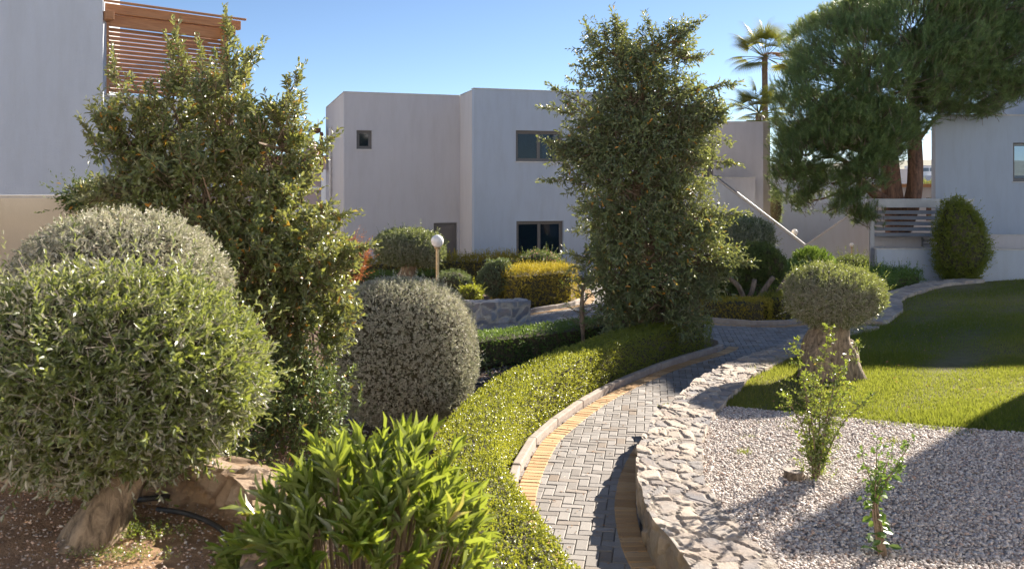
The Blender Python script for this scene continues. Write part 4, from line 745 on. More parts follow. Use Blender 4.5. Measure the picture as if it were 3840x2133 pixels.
mesh('mesh_panel', V, [[(2*i, 2*i+2, 2*i+3, 2*i+1) for i in range(39)]], M['net'], nf)
for x in (fa-3, fa-1.2, fa+.6): mb = MB(); mb.tube([(x, 38.08, 0), (x, 38.08, 1.45)], .03, 8); mb.build('post', M['rail'], nf)
# distant road wall with a van, and far white houses
rw = thing('road_wall', (60, 150, 0), 'long pale retaining wall of a distant road seen under the pine branches', 'wall')
mb = MB(); mb.box((40, 150), (1, 0), 75, .6, -2, 5.6); mb.box((40, 150.65), (1, 0), 75, 12, -2, 5.0); mb.build('wall', M['white_paint'], rw)
vx = W(3468, 640, 153)[0]; van = thing('white_van', (vx, 153, 5), 'small white van parked on the distant road behind the pine', 'van')
mb = MB(); mb.vprism((vx-2.3, 152.2), (1, 0), [(0, 5.35), (4.7, 5.35), (4.7, 6.2), (4.2, 6.35), (3.5, 7.1), (.1, 7.1), (0, 6.2)], 1.7); mb.build('body', M['white_paint'], van, bevel=.06)
mb = MB(); mb.vprism((vx-2.3, 152.18), (1, 0), [(.3, 6.35), (1.2, 6.35), (1.2, 6.95), (.3, 6.95)], .03); mb.vprism((vx-2.3, 152.18), (1, 0), [(1.4, 6.35), (2.6, 6.35), (2.6, 6.95), (1.4, 6.95)], .03); mb.vprism((vx-2.3, 152.18), (1, 0), [(2.8, 6.35), (4.0, 6.35), (3.45, 6.95), (2.8, 6.95)], .03); mb.build('windows', M['glass'], van)
for dx in (-1.5, 1.5):
    mb = MB(); mb.tube([(vx+dx, 152.1, 5.35), (vx+dx, 152.35, 5.35)], .35, 16); mb.build('wheel', M['rubber'], van)
hx = [(170, 420, 20, 30), (205, 430, 24, 26), (245, 400, 18, 32)]
for i, (x, y, w_, h_) in enumerate(hx):
    hh = thing('distant_house', (x, y, 0), ['white cubic house on the far hillside, leftmost under the pine', 'white cubic house in the middle of the far hillside', 'white cubic house at the right of the far hillside'][i], 'house', 'white houses on the far hillside')
    mb = MB(); mb.box((x-w_/2, y), (1, 0), w_, 8, 0, h_*.6); mb.build('wall', M['white_paint'], hh)
    for k in range(3):
        mb = MB(); mb.box((x-w_/2+2+k*w_/3.2, y-.1), (1, 0), 2, .09, h_*.6-5, h_*.6-3); mb.build('window', M['frame'], hh)
xs = np.linspace(-900, 1200, 80); ys = np.linspace(450, 1500, 12); X, Y = np.meshgrid(xs, ys, indexing='ij'); q = np.stack([X, Y, 0*X], -1).reshape(-1, 3)*.008
Z = (14+12*vnoise(q, 1., 3)).reshape(X.shape)*np.clip((Y-450)/250, 0, 1)+.5+np.clip((X-50)/400, 0, 1)*16*np.clip((Y-450)/300, 0, 1); i = np.arange(79)[:, None]*12; j = np.arange(11)[None]
tag(mesh('hills', np.stack([X, Y, Z], -1).reshape(-1, 3), [np.stack([i+j, i+12+j, i+13+j, i+j+1], -1).reshape(-1, 4)], M['far'], smooth=True), kind='structure')
# ================================================================== LAMPS
def lamp(x, y, z0, ztop, r, pr, label):
    root = thing('garden_lamp', (x, y, z0), label, 'lamp', 'globe lamps on brass posts'); h = ztop-2*r
    mb = MB(); mb.tube([(x, y, z0), (x, y, h-.03)], pr, 16); mb.build('post', M['brass'], root, smooth=False)
    mb = MB(); mb.tube([(x, y, h-.035), (x, y, h-.01), (x, y, h+.012)], [pr*1.3, pr*2.1, pr*2.2], 16); mb.build('collar', M['brass'], root); mb = MB(); mb.tube([(x, y, z0), (x, y, z0+.02)], pr*2.4, 16); mb.build('base_plate', M['brass'], root)
    mb = MB(); mb.sphere((x, y, h+r), r, 32, 18); mb.build('globe', M['globe'], root, smooth=True); return root
p = W(1640, 880, 19.0); lamp(p[0], 19.0, 0, p[2], .137, .034, 'white globe lamp on a brass post in front of the mushroom-shaped olive and door')
p = W(2980, 859, 38.5); lamp(p[0], 38.5, -.8, p[2], .14, .04, 'white globe lamp standing behind the descending stair handrail')
p = W(3194, 910, 39.5); lamp(p[0], 39.5, -1.3, p[2], .10, .03, 'small far globe lamp on a thin post left of the chamfered doorway')
# ================================================================== PLANTS
def blobs_px(lst, Y0, k=1.0):
    return [(W(px, py, Y0+dy)[0], Y0+dy, W(px, py, Y0+dy)[2], rx/FPX*Y0, ry, rz/FPX*Y0) for px, py, rx, rz, dy, ry in lst]
# left broad evergreen
Y0 = 8.0; b = W(900, 1200, Y0)
lt = thing('evergreen_tree', (b[0], Y0, 0), 'tall loose evergreen with upright shoots and yellowing leaves in front of the timber balcony', 'tree')
bl = blobs_px([(850, 400, 130, 230, 0, .45), (650, 460, 150, 220, .1, .45), (470, 520, 120, 170, .1, .4), (1000, 560, 150, 190, 0, .45), (1085, 460, 70, 120, 0, .25), (560, 680, 190, 130, 0, .5), (780, 700, 210, 200, 0, .6), (1010, 780, 190, 190, 0, .55), (1120, 700, 70, 130, 0, .3), (650, 880, 180, 170, .3, .5), (880, 960, 230, 200, 0, .6), (1110, 960, 170, 170, 0, .5), (1230, 1010, 110, 130, 0, .35), (960, 1150, 230, 170, 0, .5), (1120, 1140, 130, 130, 0, .4), (380, 760, 70, 70, .2, .25), (1060, 1280, 90, 70, 0, .3), (1160, 1260, 110, 100, 0, .3), (1240, 1170, 90, 90, .2, .3), (1060, 1400, 100, 80, 0, .3), (1000, 1370, 110, 70, 0, .3)], Y0)
lim = [W(900, 1100, Y0), W(860, 850, Y0), W(850, 500, Y0), W(650, 750, Y0), W(560, 560, Y0), W(1040, 800, Y0), W(1060, 560, Y0), W(1150, 1000, Y0)]
sps = [(W(850, 330, Y0), W(855, 105, Y0), 34), (W(700, 360, Y0), W(668, 150, Y0), 24), (W(650, 380, Y0), W(640, 200, Y0), 12), (W(480, 420, Y0), W(430, 250, Y0), 24), (W(1060, 420, Y0), W(1105, 305, Y0), 22), (W(1110, 620, Y0), W(1215, 545, Y0), 16), (W(880, 330, Y0), W(950, 215, Y0), 14), (W(420, 620, Y0), W(345, 500, Y0), 18), (W(1200, 800, Y0), W(1270, 800, Y0), 12), (W(1240, 950, Y0), W(1345, 930, Y0), 16), (W(500, 740, Y0), W(345, 745, Y0), 14), (W(780, 380, Y0), W(760, 215, Y0), 12)]
tree_crown(lt, bl, lim, 'l_tree', 44, 15, .070, .032, .15, 8, T8, spires=sps, seed=3, up=.45, spread=1.05, droop=.0, tmin=.25, jit=.05, twigr=.003, limbr=.009)
trunk(lt, [(b[0], Y0, -.02), W(890, 1150, Y0), W(860, 850, Y0), W(850, 500, Y0), W(856, 180, Y0)], [.07, .05, .035, .02, .008], sides=10)
mb = MB()
for a, c in ((W(880, 1050, Y0), W(560, 560, Y0)), (W(890, 1100, Y0), W(1060, 560, Y0)), (W(890, 1150, Y0), W(1180, 950, Y0)), (W(860, 900, Y0), W(650, 400, Y0))): a = np.array(a); c = np.array(c); mb.tube(spline([a, (a+c)/2+np.array((0, 0, -.1)), c], .1), np.linspace(.03, .01, len(spline([a, (a+c)/2+np.array((0, 0, -.1)), c], .1))), 8)
mb.build('limb', M['bark'], lt, smooth=True)
# lower dark suckers under it
sk = thing('dark_shrub', (-2.2, 8.3, 0), 'sparse dark leafy undergrowth with a few orange leaves beneath the tall left evergreen', 'shrub')
tree_crown(sk, blobs_px([(1080, 1450, 170, 120, 0, .35), (950, 1520, 120, 110, 0, .3), (1200, 1500, 120, 130, 0, .3), (1150, 1360, 120, 100, .2, .3), (880, 1640, 110, 90, -.3, .3), (1060, 1620, 150, 90, -.2, .3), (1230, 1610, 90, 80, 0, .3)], 7.6), [(-2.2, 8.3, .1)], 'l_dark', 110, 8, .052, .026, .12, 6, T8, seed=8, up=.2, droop=.1, twigr=.002, limbr=.004)
# central tree
Y0 = 15.4; b = W(2400, 1250, Y0)
ct = thing('evergreen_tree', (b[0], Y0, 0), 'large columnar evergreen with drooping glossy leaves rising from the clipped hedge bed at centre', 'tree')
L_ = [(2300, 190, 90, 95, 0, .45), (2420, 230, 110, 100, 0, .5), (2540, 180, 75, 80, 0, .4), (2330, 340, 160, 130, 0, .65), (2490, 370, 150, 140, 0, .65), (2230, 470, 140, 120, 0, .6), (2400, 500, 180, 150, 0, .75), (2570, 500, 120, 140, 0, .55), (2620, 420, 90, 70, 0, .4), (2200, 600, 110, 100, 0, .5), (2360, 680, 190, 160, 0, .75), (2550, 660, 150, 150, 0, .65), (2270, 800, 120, 140, 0, .6), (2440, 860, 170, 160, 0, .7), (2590, 820, 130, 130, 0, .55), (2290, 980, 130, 140, 0, .6), (2450, 1040, 180, 150, 0, .75), (2620, 960, 130, 120, 0, .5), (2700, 980, 60, 40, 0, .25), (2320, 1150, 90, 110, 0, .5), (2480, 1160, 150, 100, 0, .65), (2590, 1120, 90, 110, 0, .45), (2130, 560, 45, 40, 0, .25)]
bl = blobs_px(L_, Y0); lim = [W(2400, y, Y0) for y in range(200, 1200, 90)]
sps = [(W(2340, 160, Y0), W(2312, 85, Y0), 22), (W(2520, 170, Y0), W(2600, 98, Y0), 20), (W(2450, 170, Y0), W(2430, 105, Y0), 14), (W(2560, 340, Y0), W(2725, 322, Y0), 30), (W(2600, 980, Y0), W(2780, 985, Y0), 34), (W(2600, 820, Y0), W(2745, 800, Y0), 26), (W(2220, 570, Y0), W(2078, 535, Y0), 22), (W(2220, 680, Y0), W(2080, 675, Y0), 16), (W(2250, 180, Y0), W(2215, 130, Y0), 14), (W(2270, 330, Y0), W(2205, 245, Y0), 14), (W(2200, 400, Y0), W(2100, 345, Y0), 14), (W(2150, 430, Y0), W(2075, 410, Y0), 12), (W(2640, 600, Y0), W(2720, 610, Y0), 14), (W(2250, 980, Y0), W(2165, 955, Y0), 14), (W(2600, 440, Y0), W(2690, 420, Y0), 14), (W(2560, 220, Y0), W(2605, 215, Y0), 12)]
tree_crown(ct, bl, lim, 'l_ctree', 22, 16, .105, .04, .22, 8, T8, spires=sps, seed=13, up=.15, spread=1.1, droop=.28, tmin=.3, jit=.10, twigr=.004, limbr=.016)
trunk(ct, [(b[0], Y0, -.02), W(2410, 1000, Y0), W(2390, 700, Y0), W(2410, 400, Y0), W(2400, 150, Y0)], [.13, .11, .08, .05, .015], sides=12)
# ball bush
bb_ = W(1510, 1345, 10.9); rb = thing('round_bush', (bb_[0], 10.9, 0), 'large clipped grey-green ball bush with silvery tips beside the curved hedge', 'bush')
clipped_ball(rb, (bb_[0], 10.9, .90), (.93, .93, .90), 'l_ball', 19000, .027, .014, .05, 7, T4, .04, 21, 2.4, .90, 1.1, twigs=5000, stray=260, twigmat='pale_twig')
mb = MB(); n = 22; q, nn = ball_surface((bb_[0], 10.9, .90), (.95, .95, .92), 400, .025, 21, 2.5, -.3); q = q[q[:, 1] < 10.9][:n]
# front olive balls
o1 = W(420, 1405, 4.1); ol = thing('olive_tree', (-1.86, 3.95, 1.24), 'clipped round olive with silvery leaves filling the left foreground', 'tree')
clipped_ball(ol, (o1[0]-.03, 4.15, o1[2]), (.71, .60, .49), 'l_olive', 8200, .044, .0155, .11, 9, T8, .07, 31, 2.0, .80, .85, twigs=700, stray=160, tn=.6, freq=3, twigmat='pale_twig')
trunk(ol, [(-1.84, 3.85, 1.28), (-1.78, 3.9, 1.46), (-1.68, 4.0, 1.68), (-1.66, 4.1, 2.0)], [.13, .085, .07, .06], 'olive_bark', 24, .12, seed=2)
o2 = W(430, 1090, 5.5); ol2 = thing('olive_tree', (o2[0], 5.6, 0), 'second clipped silvery olive crown rising just behind the left foreground one', 'tree')
clipped_ball(ol2, (o2[0], 5.6, o2[2]), (.66, .62, .49), 'l_ball', 8000, .036, .014, .07, 8, T4, .04, 33, 2.1, .86, .8, twigs=900, tn=.7, twigmat='pale_twig')
trunk(ol2, [(o2[0], 5.6, -.02), (o2[0]+.05, 5.6, 1.0), (o2[0], 5.6, o2[2])], [.16, .1, .07], 'olive_bark', 20, .1)
# low herb on the raised soil
hb = thing('ground_herb', (*P(480, 2010, 1.34), 1.34), 'small green creeping weed on the dry soil below the olive trunk', 'weed')
mb = MB(); c_ = np.array(P(500, 2000, 1.34)); n = 260; q = c_+R.normal(size=(n, 2))*np.array((.13, .06)); shoots(mb, np.c_[q, np.full(n, 1.35)], nrm(runit(n)+np.array((0, 0, .8))), .035, 5, .013, .007, 1.0, T4); mb.build('foliage', M['l_sap'], hb)
hb = thing('ground_herb', (*P(470, 2100, 1.34), 1.34), 'second creeping weed patch at the bottom left corner of the soil', 'weed')
mb = MB(); c_ = np.array(P(440, 2090, 1.34)); n = 200; q = c_+R.normal(size=(n, 2))*np.array((.09, .04)); shoots(mb, np.c_[q, np.full(n, 1.35)], nrm(runit(n)+np.array((0, 0, .8))), .03, 5, .011, .006, 1.0, T4); mb.build('foliage', M['l_sap'], hb)
# glossy long-leaved shrub in front
pt = thing('glossy_shrub', (-.60, 3.4, 0), 'vivid green shrub with long upright glossy leaves at the bottom centre', 'shrub')
mb = MB(); tw = MB(); n = 150; a = R.uniform(0, 6.3, n); rr = np.sqrt(R.random(n)); cx_, cy_ = -.585, 3.4
ox = cx_+np.cos(a)*rr*.46; oy = cy_+np.sin(a)*rr*.34; topz = 1.83-.30*rr**2.5+R.normal(0, .05, n)+.07*np.clip((ox-cx_)/.5, -1, 1); ln = R.uniform(.10, .17, n)
d = nrm(np.stack([np.cos(a)*rr*.55, np.sin(a)*rr*.5, np.full(n, 1.)], -1)+R.normal(size=(n, 3))*.16); o_ = np.stack([ox, oy, topz], -1)-d*ln[:, None]
shoots(mb, o_, d, ln, 12, .140, .027, .50, T8, jit=.10, t0=0)
n2 = 150; a = R.uniform(0, 6.3, n2); zz = R.uniform(1.0, 1.65, n2); k = np.sqrt(np.clip(1-((zz-1.4)/.6)**2, 0, 1)); o2_ = np.stack([cx_+np.cos(a)*.47*k, cy_+np.sin(a)*.36*k, zz], -1)
d2 = nrm(np.stack([np.cos(a)*.9, np.sin(a)*.9, np.full(n2, .55)], -1)+R.normal(size=(n2, 3))*.2); shoots(mb, o2_-d2*.1, d2, .13, 10, .125, .026, .65, T8, jit=.12, t0=0)
mb.build('foliage', M['l_pitto'], pt)
sticks(tw, np.stack([cx_+(ox-cx_)*.5, cy_+(oy-cy_)*.5, np.full(n, 1.0)], -1), o_+d*.06, .005, .003, 4); sticks(tw, np.tile((cx_, cy_, 0.), (14, 1))+R.normal(size=(14, 3))*.04, np.stack([cx_+R.normal(size=14)*.2, cy_+R.normal(size=14)*.15, np.full(14, 1.1)], -1), .014, .008, 6); tw.build('stems', M['twig'], pt)
# hedges of the island
hk = np.array(spline(KERB, .2)); nk = left_n(hk); HC = hk+nk*.41; HC = [tuple(q) for q in HC[::5]]
hedge('clipped_hedge', HC[1:-1]+[(3.35, 16.25)], .58, 0, .60, 'l_hedge', 1250, .022, .017, 'long curved clipped hedge of small bright leaves along the kerb of the path', group=None, lump=.018, sl=.045, nl=6, seed=41)
hedge('clipped_hedge', [(-2.6, 13.6), (-1.6, 14.0), (-.5, 14.7), (.4, 15.3), (1.25, 16.0), (2.1, 16.7), (3.0, 16.95)], .62, 0, .52, 'l_dhedge', 750, .028, .019, 'darker clipped hedge at the back of the island in front of the stone block', lump=.02, sl=.05, nl=6, seed=44)
# tiny sapling between hedges
q = P(1862, 1500, 0); sg = thing('seedling', (q[0], q[1], 0), 'young seedling with pale fresh leaves on the dark soil between the hedges', 'seedling')
trunk(sg, [(q[0], q[1], -.02), (q[0]+.02, q[1], .2), (q[0]+.01, q[1], .38)], [.018, .015, .008], sides=8)
mb = MB(); n = 9; oo = np.tile((q[0]+.01, q[1], .34), (n, 1))+R.normal(size=(n, 3))*np.array((.05, .05, .05)); shoots(mb, oo, nrm(runit(n)+np.array((0, 0, .9))), .13, 7, .06, .03, 1.0, T8); mb.build('foliage', M['l_sap'], sg)
q = (P(1800, 1385, 0)); sg = thing('low_plant', (q[0], q[1], 0), 'low dark broad-leaved plant at the foot of the dark hedge', 'plant')
mb = MB(); n = 26; oo = np.c_[q[0]+R.normal(size=n)*.1, q[1]+R.normal(size=n)*.07, np.full(n, .03)]; shoots(mb, oo, nrm(runit(n)*.7+np.array((0, 0, .9))), .2, 7, .07, .03, 1.0, T8); mb.build('foliage', M['l_grey'], sg)
# grafted tree in the hedge
q = P(2186, 1345, 0); gt = thing('young_tree', (q[0], q[1], 0), 'young thin-trunked tree with sparse small leaves standing inside the hedge island', 'tree')
hx_, hy_ = q; trunk(gt, [(hx_, hy_, -.02), (hx_, hy_, .4), (hx_-.02, hy_, .8), (hx_, hy_, 1.25)], [.04, .034, .045, .02], sides=10, amp=.06, mat='pale_twig' if False else 'bark')
mb = MB(); tw = MB(); n = 34; e = np.c_[hx_+R.normal(size=n)*.20, hy_+R.normal(size=n)*.2, R.uniform(.62, 1.35, n)]; s_ = np.c_[np.full(n, hx_), np.full(n, hy_), e[:, 2]-.15]; sticks(tw, s_, e, .008, .004, 4); tw.build('branches', M['twig'], gt)
shoots(mb, np.repeat(s_*.3+e*.7, 3, 0), nrm(np.repeat(e-s_, 3, 0)+runit(3*n)*.2), .16, 8, .032, .018, 1.0, T4); mb.build('foliage', M['l_dhedge'], gt)
# olive bonsai behind lamp
def bonsai(x, y, zb, label, blobs, tr, mat, n, L, Wd, sl, seed, base=0, twigs=0, stray=0, name='topiary_olive', nl=7, shrink=.82, bark='olive_bark', tpts=None, amp=.12, tm=T4, zmin=-1, lump=.07):
    root = thing(name, (x, y, base), label, 'tree')
    for i, (c, r, nn_) in enumerate(blobs): clipped_ball(root, c, r, mat, nn_, L, Wd, sl, nl, tm, lump, seed+i*7, 2.2, shrink, 1.0, twigs=twigs, stray=stray, zmin=zmin, up=.15)
    trunk(root, tpts, tr, bark, 24, amp, seed=seed); return root
c = W(1535, 925, 24.2); bonsai(c[0], 24.2, 0, 'mushroom-shaped clipped olive with a thick trunk before the grey door', [((c[0], 24.2, c[2]), (.93, .85, .50), 9000), ((c[0]+.55, 24.0, c[2]-.18), (.45, .5, .33), 2500)], [.34, .24, .22, .26], 'l_bonsai', 0, .062, .026, .12, 51, tpts=[(c[0]-.02, 24.2, -.05), (c[0]-.06, 24.2, .4), (c[0]-.02, 24.2, .8), (c[0], 24.2, 1.25)], stray=60)
c = W(2755, 885, 26.5); bonsai(c[0], 26.5, 0, 'dense dark clipped olive dome in front of the outside staircase', [((c[0], 26.5, c[2]), (1.13, .95, .55), 11000), ((c[0]+.5, 26.3, c[2]-.2), (.6, .5, .35), 2500)], [.36, .26, .24, .28], 'l_bonsai', 0, .075, .030, .13, 61, tpts=[(c[0]+.0, 26.5, -.05), (c[0]+.05, 26.5, .5), (c[0]+.02, 26.5, 1.0), (c[0]+.1, 26.5, 1.4)], stray=120)
# main olive on the lawn
Yo = 12.4; c = W(3130, 1105, Yo); mo_ = thing('olive_tree', (c[0], Yo, LZ), 'old olive with a thick twisted trunk and a clipped domed crown on the lawn', 'tree')
clipped_ball(mo_, (c[0], Yo, c[2]), (.68, .66, .41), 'l_olive', 11000, .038, .0125, .095, 8, T4, .11, 71, 2.0, .84, .9, twigs=1800, stray=90, zmin=-.97, up=.1, twigmat='pale_twig')
clipped_ball(mo_, (c[0]-.05, Yo, c[2]-.22), (.50, .50, .26), 'l_olive', 3000, .036, .012, .10, 8, T4, .08, 77, 2.0, .8, .9, up=-.1)
bx, tx = W(3115, 1400, Yo)[0], W(3130, 1230, Yo)[0]
trunk(mo_, [(bx-.02, Yo, LZ-.06), (bx, Yo, LZ+.08), (bx+.0, Yo, LZ+.28), (bx+.0, Yo, LZ+.5), (tx, Yo, LZ+.68), (tx+.02, Yo, LZ+.95)], [.46, .40, .36, .27, .19, .17], 'olive_bark', 48, .085, seed=5)
kn = MB(); kn.sphere((bx+.20, Yo-.14, LZ+.40), .12, 16, 10, (1, .8, 1.2)); kn.build('burl', M['olive_bark'], mo_, smooth=True)
# background hedges and shrubs near the main building
def bush(name, px, py, Y, rx, rz, mat, n, L, Wd, sl, label, ry=None, seed=1, base=0., cat='shrub', sup=2.2, stray=0, lump=.1, nl=6, up=.25, shrink=.8):
    c = W(px, py, Y); r = (rx/FPX*Y, ry or rx/FPX*Y*.8, rz/FPX*Y); root = thing(name, (c[0], Y, base), label, cat)
    clipped_ball(root, (c[0], Y, c[2]), r, mat, n, L, Wd, sl, nl, T4, lump, seed, sup, shrink, 1.0, stray=stray, up=up)
    h = c[2]-base
    mb = MB()
    for k in range(4): a = k*1.6; mb.tube([(c[0]+.05*cos(a), Y+.05*sin(a), base-.03), (c[0]+r[0]*.3*cos(a), Y+r[1]*.3*sin(a), base+h*.8)], [.03, .015], 6)
    mb.build('stems', M['bark'], root); return root
hedge('golden_hedge', [(-4.6, 26.6), (-3.2, 26.9), (-2.3, 27)], .7, 0, .80, 'l_gold', 260, .05, .024, 'low golden hedge against the wall left of the mushroom-shaped olive', sl=.12, nl=7, ragged=.5, seed=81, tops=60, stray_len=1.6)
hedge('golden_hedge', [(-2.2, 26.4), (-1.2, 26.6), (.35, 26.7)], .8, 0, .92, 'l_gold', 260, .05, .024, 'tall ragged golden hedge below the notch of the grey building', sl=.13, nl=7, ragged=.5, seed=82, tops=90, stray_len=1.8)
hedge('golden_hedge', [(-.15, 22.35), (.6, 22.9), (1.35, 23.5)], 1.15, 0, .92, 'l_gold', 420, .04, .018, 'bright yellow-gold hedge below the lower big window', sl=.10, nl=7, ragged=.4, seed=83, tops=80, stray_len=1.5)
hedge('low_hedge', [(-4.3, 24.6), (-2.7, 24.9), (-1.6, 25.0)], .8, 0, .62, 'l_dhedge', 260, .045, .022, 'low dark green hedge behind the round grey-green bush', sl=.08, seed=84)
bush('blue_grey_bush', 1700, 1062, 22.5, 70, 50, 'l_grey', 1500, .04, .014, .08, 'blue-grey bush just right of the globe lamp post', seed=91)
bush('green_shrub', 1765, 1105, 20.8, 45, 35, 'l_hedge', 900, .05, .025, .09, 'small fresh green shrub behind the stone block', seed=92, stray=30)
bush('rounded_shrub', 1865, 1045, 22.6, 68, 72, 'l_grey', 2600, .05, .028, .09, 'dark rounded grey-green shrub between the two golden hedges', seed=93, stray=20)
ls = bush('flowering_shrub', 2025, 985, 25.3, 82, 42, 'l_dark', 2200, .05, .03, .1, 'lantana bush dotted with pink and yellow flowers under the lower window', seed=94, stray=60)
lc = W(2025, 985, 25.3); q, nn = ball_surface((lc[0], 25.3, lc[2]), (.66, .5, .34), 260, .1, 94); mb = MB(); k = q[:, 1] < 25.2; q = q[k]; shoots(mb, q, nn[k], .03, 5, .03, .03, 1.3, T4); tag(mb.build('flowers', M['petal'], ls), kind='stuff')
bush('red_shrub', 1300, 975, 17.5, 75, 85, 'l_red', 1300, .05, .018, .13, 'photinia shrub with copper red young leaves left of the building corner', seed=95, stray=70, up=.5)
bush('red_shrub', 1195, 905, 19.5, 50, 60, 'l_red', 600, .05, .018, .13, 'smaller dark red-leaved shrub in front of the green mesh fence', seed=96, stray=30, up=.5)
bush('left_shrub', 360, 745, 9.5, 110, 60, 'l_dark', 1500, .06, .022, .15, 'dark shrub at the left edge under the balcony ledge', seed=97, stray=50)
bush('clipped_ball_shrub', 1192, 830, 44, 14, 16, 'l_dhedge', 250, .06, .03, .08, 'small clipped green ball before the pink house', seed=98)
# right background planting
hedge('golden_hedge', [(4.35, 19.95), (4.9, 19.75), (5.6, 19.6)], .7, 0, .50, 'l_gold', 560, .032, .017, 'low clipped golden hedge behind the far kerb', sl=.06, seed=85, base_gap=.05)
hedge('low_hedge', [(5.75, 19.75), (6.3, 20.1), (6.9, 20.7)], .7, 0, .58, 'l_golddim', 520, .034, .018, 'greener low hedge right of the golden one and left of the lawn olive', sl=.07, seed=86, tops=60)
# juniper with limbs
jn = thing('juniper', (W(2790, 1000, 21.8)[0], 21.8, 0), 'dark sculpted juniper with bare leaning limbs behind the low golden hedge', 'tree')
jb = blobs_px([(2720, 1010, 80, 62, 0, .45), (2800, 1000, 78, 68, .2, .5), (2880, 1000, 72, 66, .3, .45), (2690, 1055, 60, 42, -.1, .35), (2850, 955, 60, 45, .3, .4)], 21.8)
for i, (x, y, z, a, b_, c_) in enumerate(jb): clipped_ball(jn, (x, y, z), (a, b_, c_), 'l_cyp', 2200, .06, .022, .14, 9, T4, .2, 101+i, 2.0, .82, .8, up=.1, freq=5)
jx = W(2780, 0, 21.4)[0]; mb = MB()
for a, c in (((2800, 1110), (2730, 1040)), ((2805, 1110), (2830, 1050)), ((2900, 1100), (2960, 1030)), ((2830, 1115), (2900, 1040))):
    p0 = np.array(W(*a, 21.2)); p1 = np.array(W(*c, 21.4)); mb.tube(spline([p0-np.array((0, 0, .2)), p0*.5+p1*.5+np.array((.03, 0, 0)), p1], .1), .06, 8, ridge=lambda th, t: .15*np.sin(3*th+8*t))
mb.build('limb', M['bark'], jn, smooth=True)
hedge('dark_hedge', [(5.0, 23.6), (6.6, 24.0), (8.1, 25.2)], 1.0, 0, .85, 'l_dhedge', 260, .07, .034, 'tall dark hedge behind the juniper and the lawn olive', sl=.1, seed=87, tops=60)
bush('dark_bush', 2660, 1040, 23, 60, 75, 'l_dark', 1500, .05, .02, .1, 'very dark bush in the shade right of the big central tree', seed=103)
# spiky oleander
oc = W(3048, 975, 28); os_ = thing('spiky_shrub', (oc[0], 28, 0), 'spiky dark green oleander ball at the foot of the staircase', 'shrub')
mb = MB(); n = 170; d = runit(n); d[:, 2] = np.abs(d[:, 2])*1.0-.2; d = nrm(d); oo = np.tile((oc[0], 28, oc[2]-.15), (n, 1))+d*np.array((.45, .4, .3)); shoots(mb, oo, nrm(d+np.array((0, 0, .4))), .25, 12, .17, .028, .8, T8); mb.build('foliage', M['l_dhedge'], os_)
mb = MB()
for k in range(5): mb.tube([(oc[0]+.03*k, 28, -.05), (oc[0]+.15*(k-2), 28, oc[2])], .03, 6)
mb.build('stems', M['bark'], os_)
bush('leafy_shrub', 3200, 992, 33, 70, 38, 'l_dark', 900, .08, .035, .16, 'loose leafy shrub around the foot of the small far lamp', seed=105, base=-.5, stray=60, shrink=.6)
bush('leafy_shrub', 3300, 985, 36, 30, 45, 'l_dark', 500, .08, .03, .16, 'dark plant in front of the chamfered doorway', seed=106, base=-1., stray=30, shrink=.6)
hedge('spreading_hedge', [(9.2, 23.6), (10.2, 24.9), (11.3, 25.9)], 1.3, 0, .62, 'l_dhedge', 300, .055, .026, 'spreading green shrubs between the terrace wall and the stone wall', sl=.13, seed=88, tops=90, lump=.06)
bush('yellow_green_shrub', 3600, 905, 26.3, 100, 158, 'l_hedge', 5200, .06, .034, .14, 'tall yellow-green shrub at the right edge against the slatted screen', seed=107, base=.3, stray=160, lump=.2)
bush('background_olive', 2910, 780, 41, 25, 70, 'l_grey', 900, .09, .03, .2, 'pale olive foliage beyond the right corner of the stair building', seed=108, base=-1, cat='tree')
# saplings on the gravel
q = P(3062, 1795, LZ); sx, sy = q; s1_ = thing('sapling', (sx, sy, LZ), 'taller multi-stemmed sapling with small glossy leaves growing out of the pebbles', 'sapling')
mb = MB(); tw = MB(); tips = [(3110, 1230, 0), (2975, 1270, .1), (3215, 1290, -.1), (2940, 1480, 0), (3270, 1480, 0), (3060, 1400, .25), (3150, 1380, -.25), (3010, 1420, -.2), (3190, 1440, .2)]
for (tx_, ty_, dy) in tips:
    e = np.array(W(tx_, ty_, sy+dy)); b0 = np.array((sx, sy, LZ)); m_ = b0*.45+e*.55+np.array((-(e[0]-sx)*.12, 0, 0.05)); cv = spline([b0+R.normal(size=3)*.01, m_, e], .02); tw.tube(cv, np.linspace(.009, .002, len(cv)), 5)
    i = np.where((np.linspace(0, 1, len(cv)) > .12) & (R.random(len(cv)) < 1.05))[0]; tt = np.linspace(0, 1, len(cv))[i]; o_ = cv[i]+R.normal(size=(len(i), 3))*.004
    dd = nrm(runit(len(i))*np.array((1, 1, .5))+np.array((0, 0, .35))); l_ = .06+.26*np.exp(-((tt-.62)/.24)**2)*R.random(len(i)); sticks(tw, o_, o_+dd*l_[:, None], .0025, .0012, 3); shoots(mb, o_, dd, l_, 11, .032, .021, 1.2, T4, jit=.5)
n = 110; o_ = np.tile((sx, sy, LZ+.05), (n, 1))+R.normal(size=(n, 3))*np.array((.08, .07, .09))+np.array((0, 0, .1)); shoots(mb, o_, nrm(runit(n)+np.array((0, 0, .8))), .10, 8, .028, .017, 1.2, T4, jit=.5)
mb.build('foliage', M['l_sap'], s1_); tw.build('stems', M['twig'], s1_)
q = P(3315, 2085, LZ); sx, sy = q; s2_ = thing('sapling', (sx, sy, LZ), 'shorter sapling with large broad dark leaves on its lower stem, nearest on the pebbles', 'sapling')
mb = MB(); tw = MB()
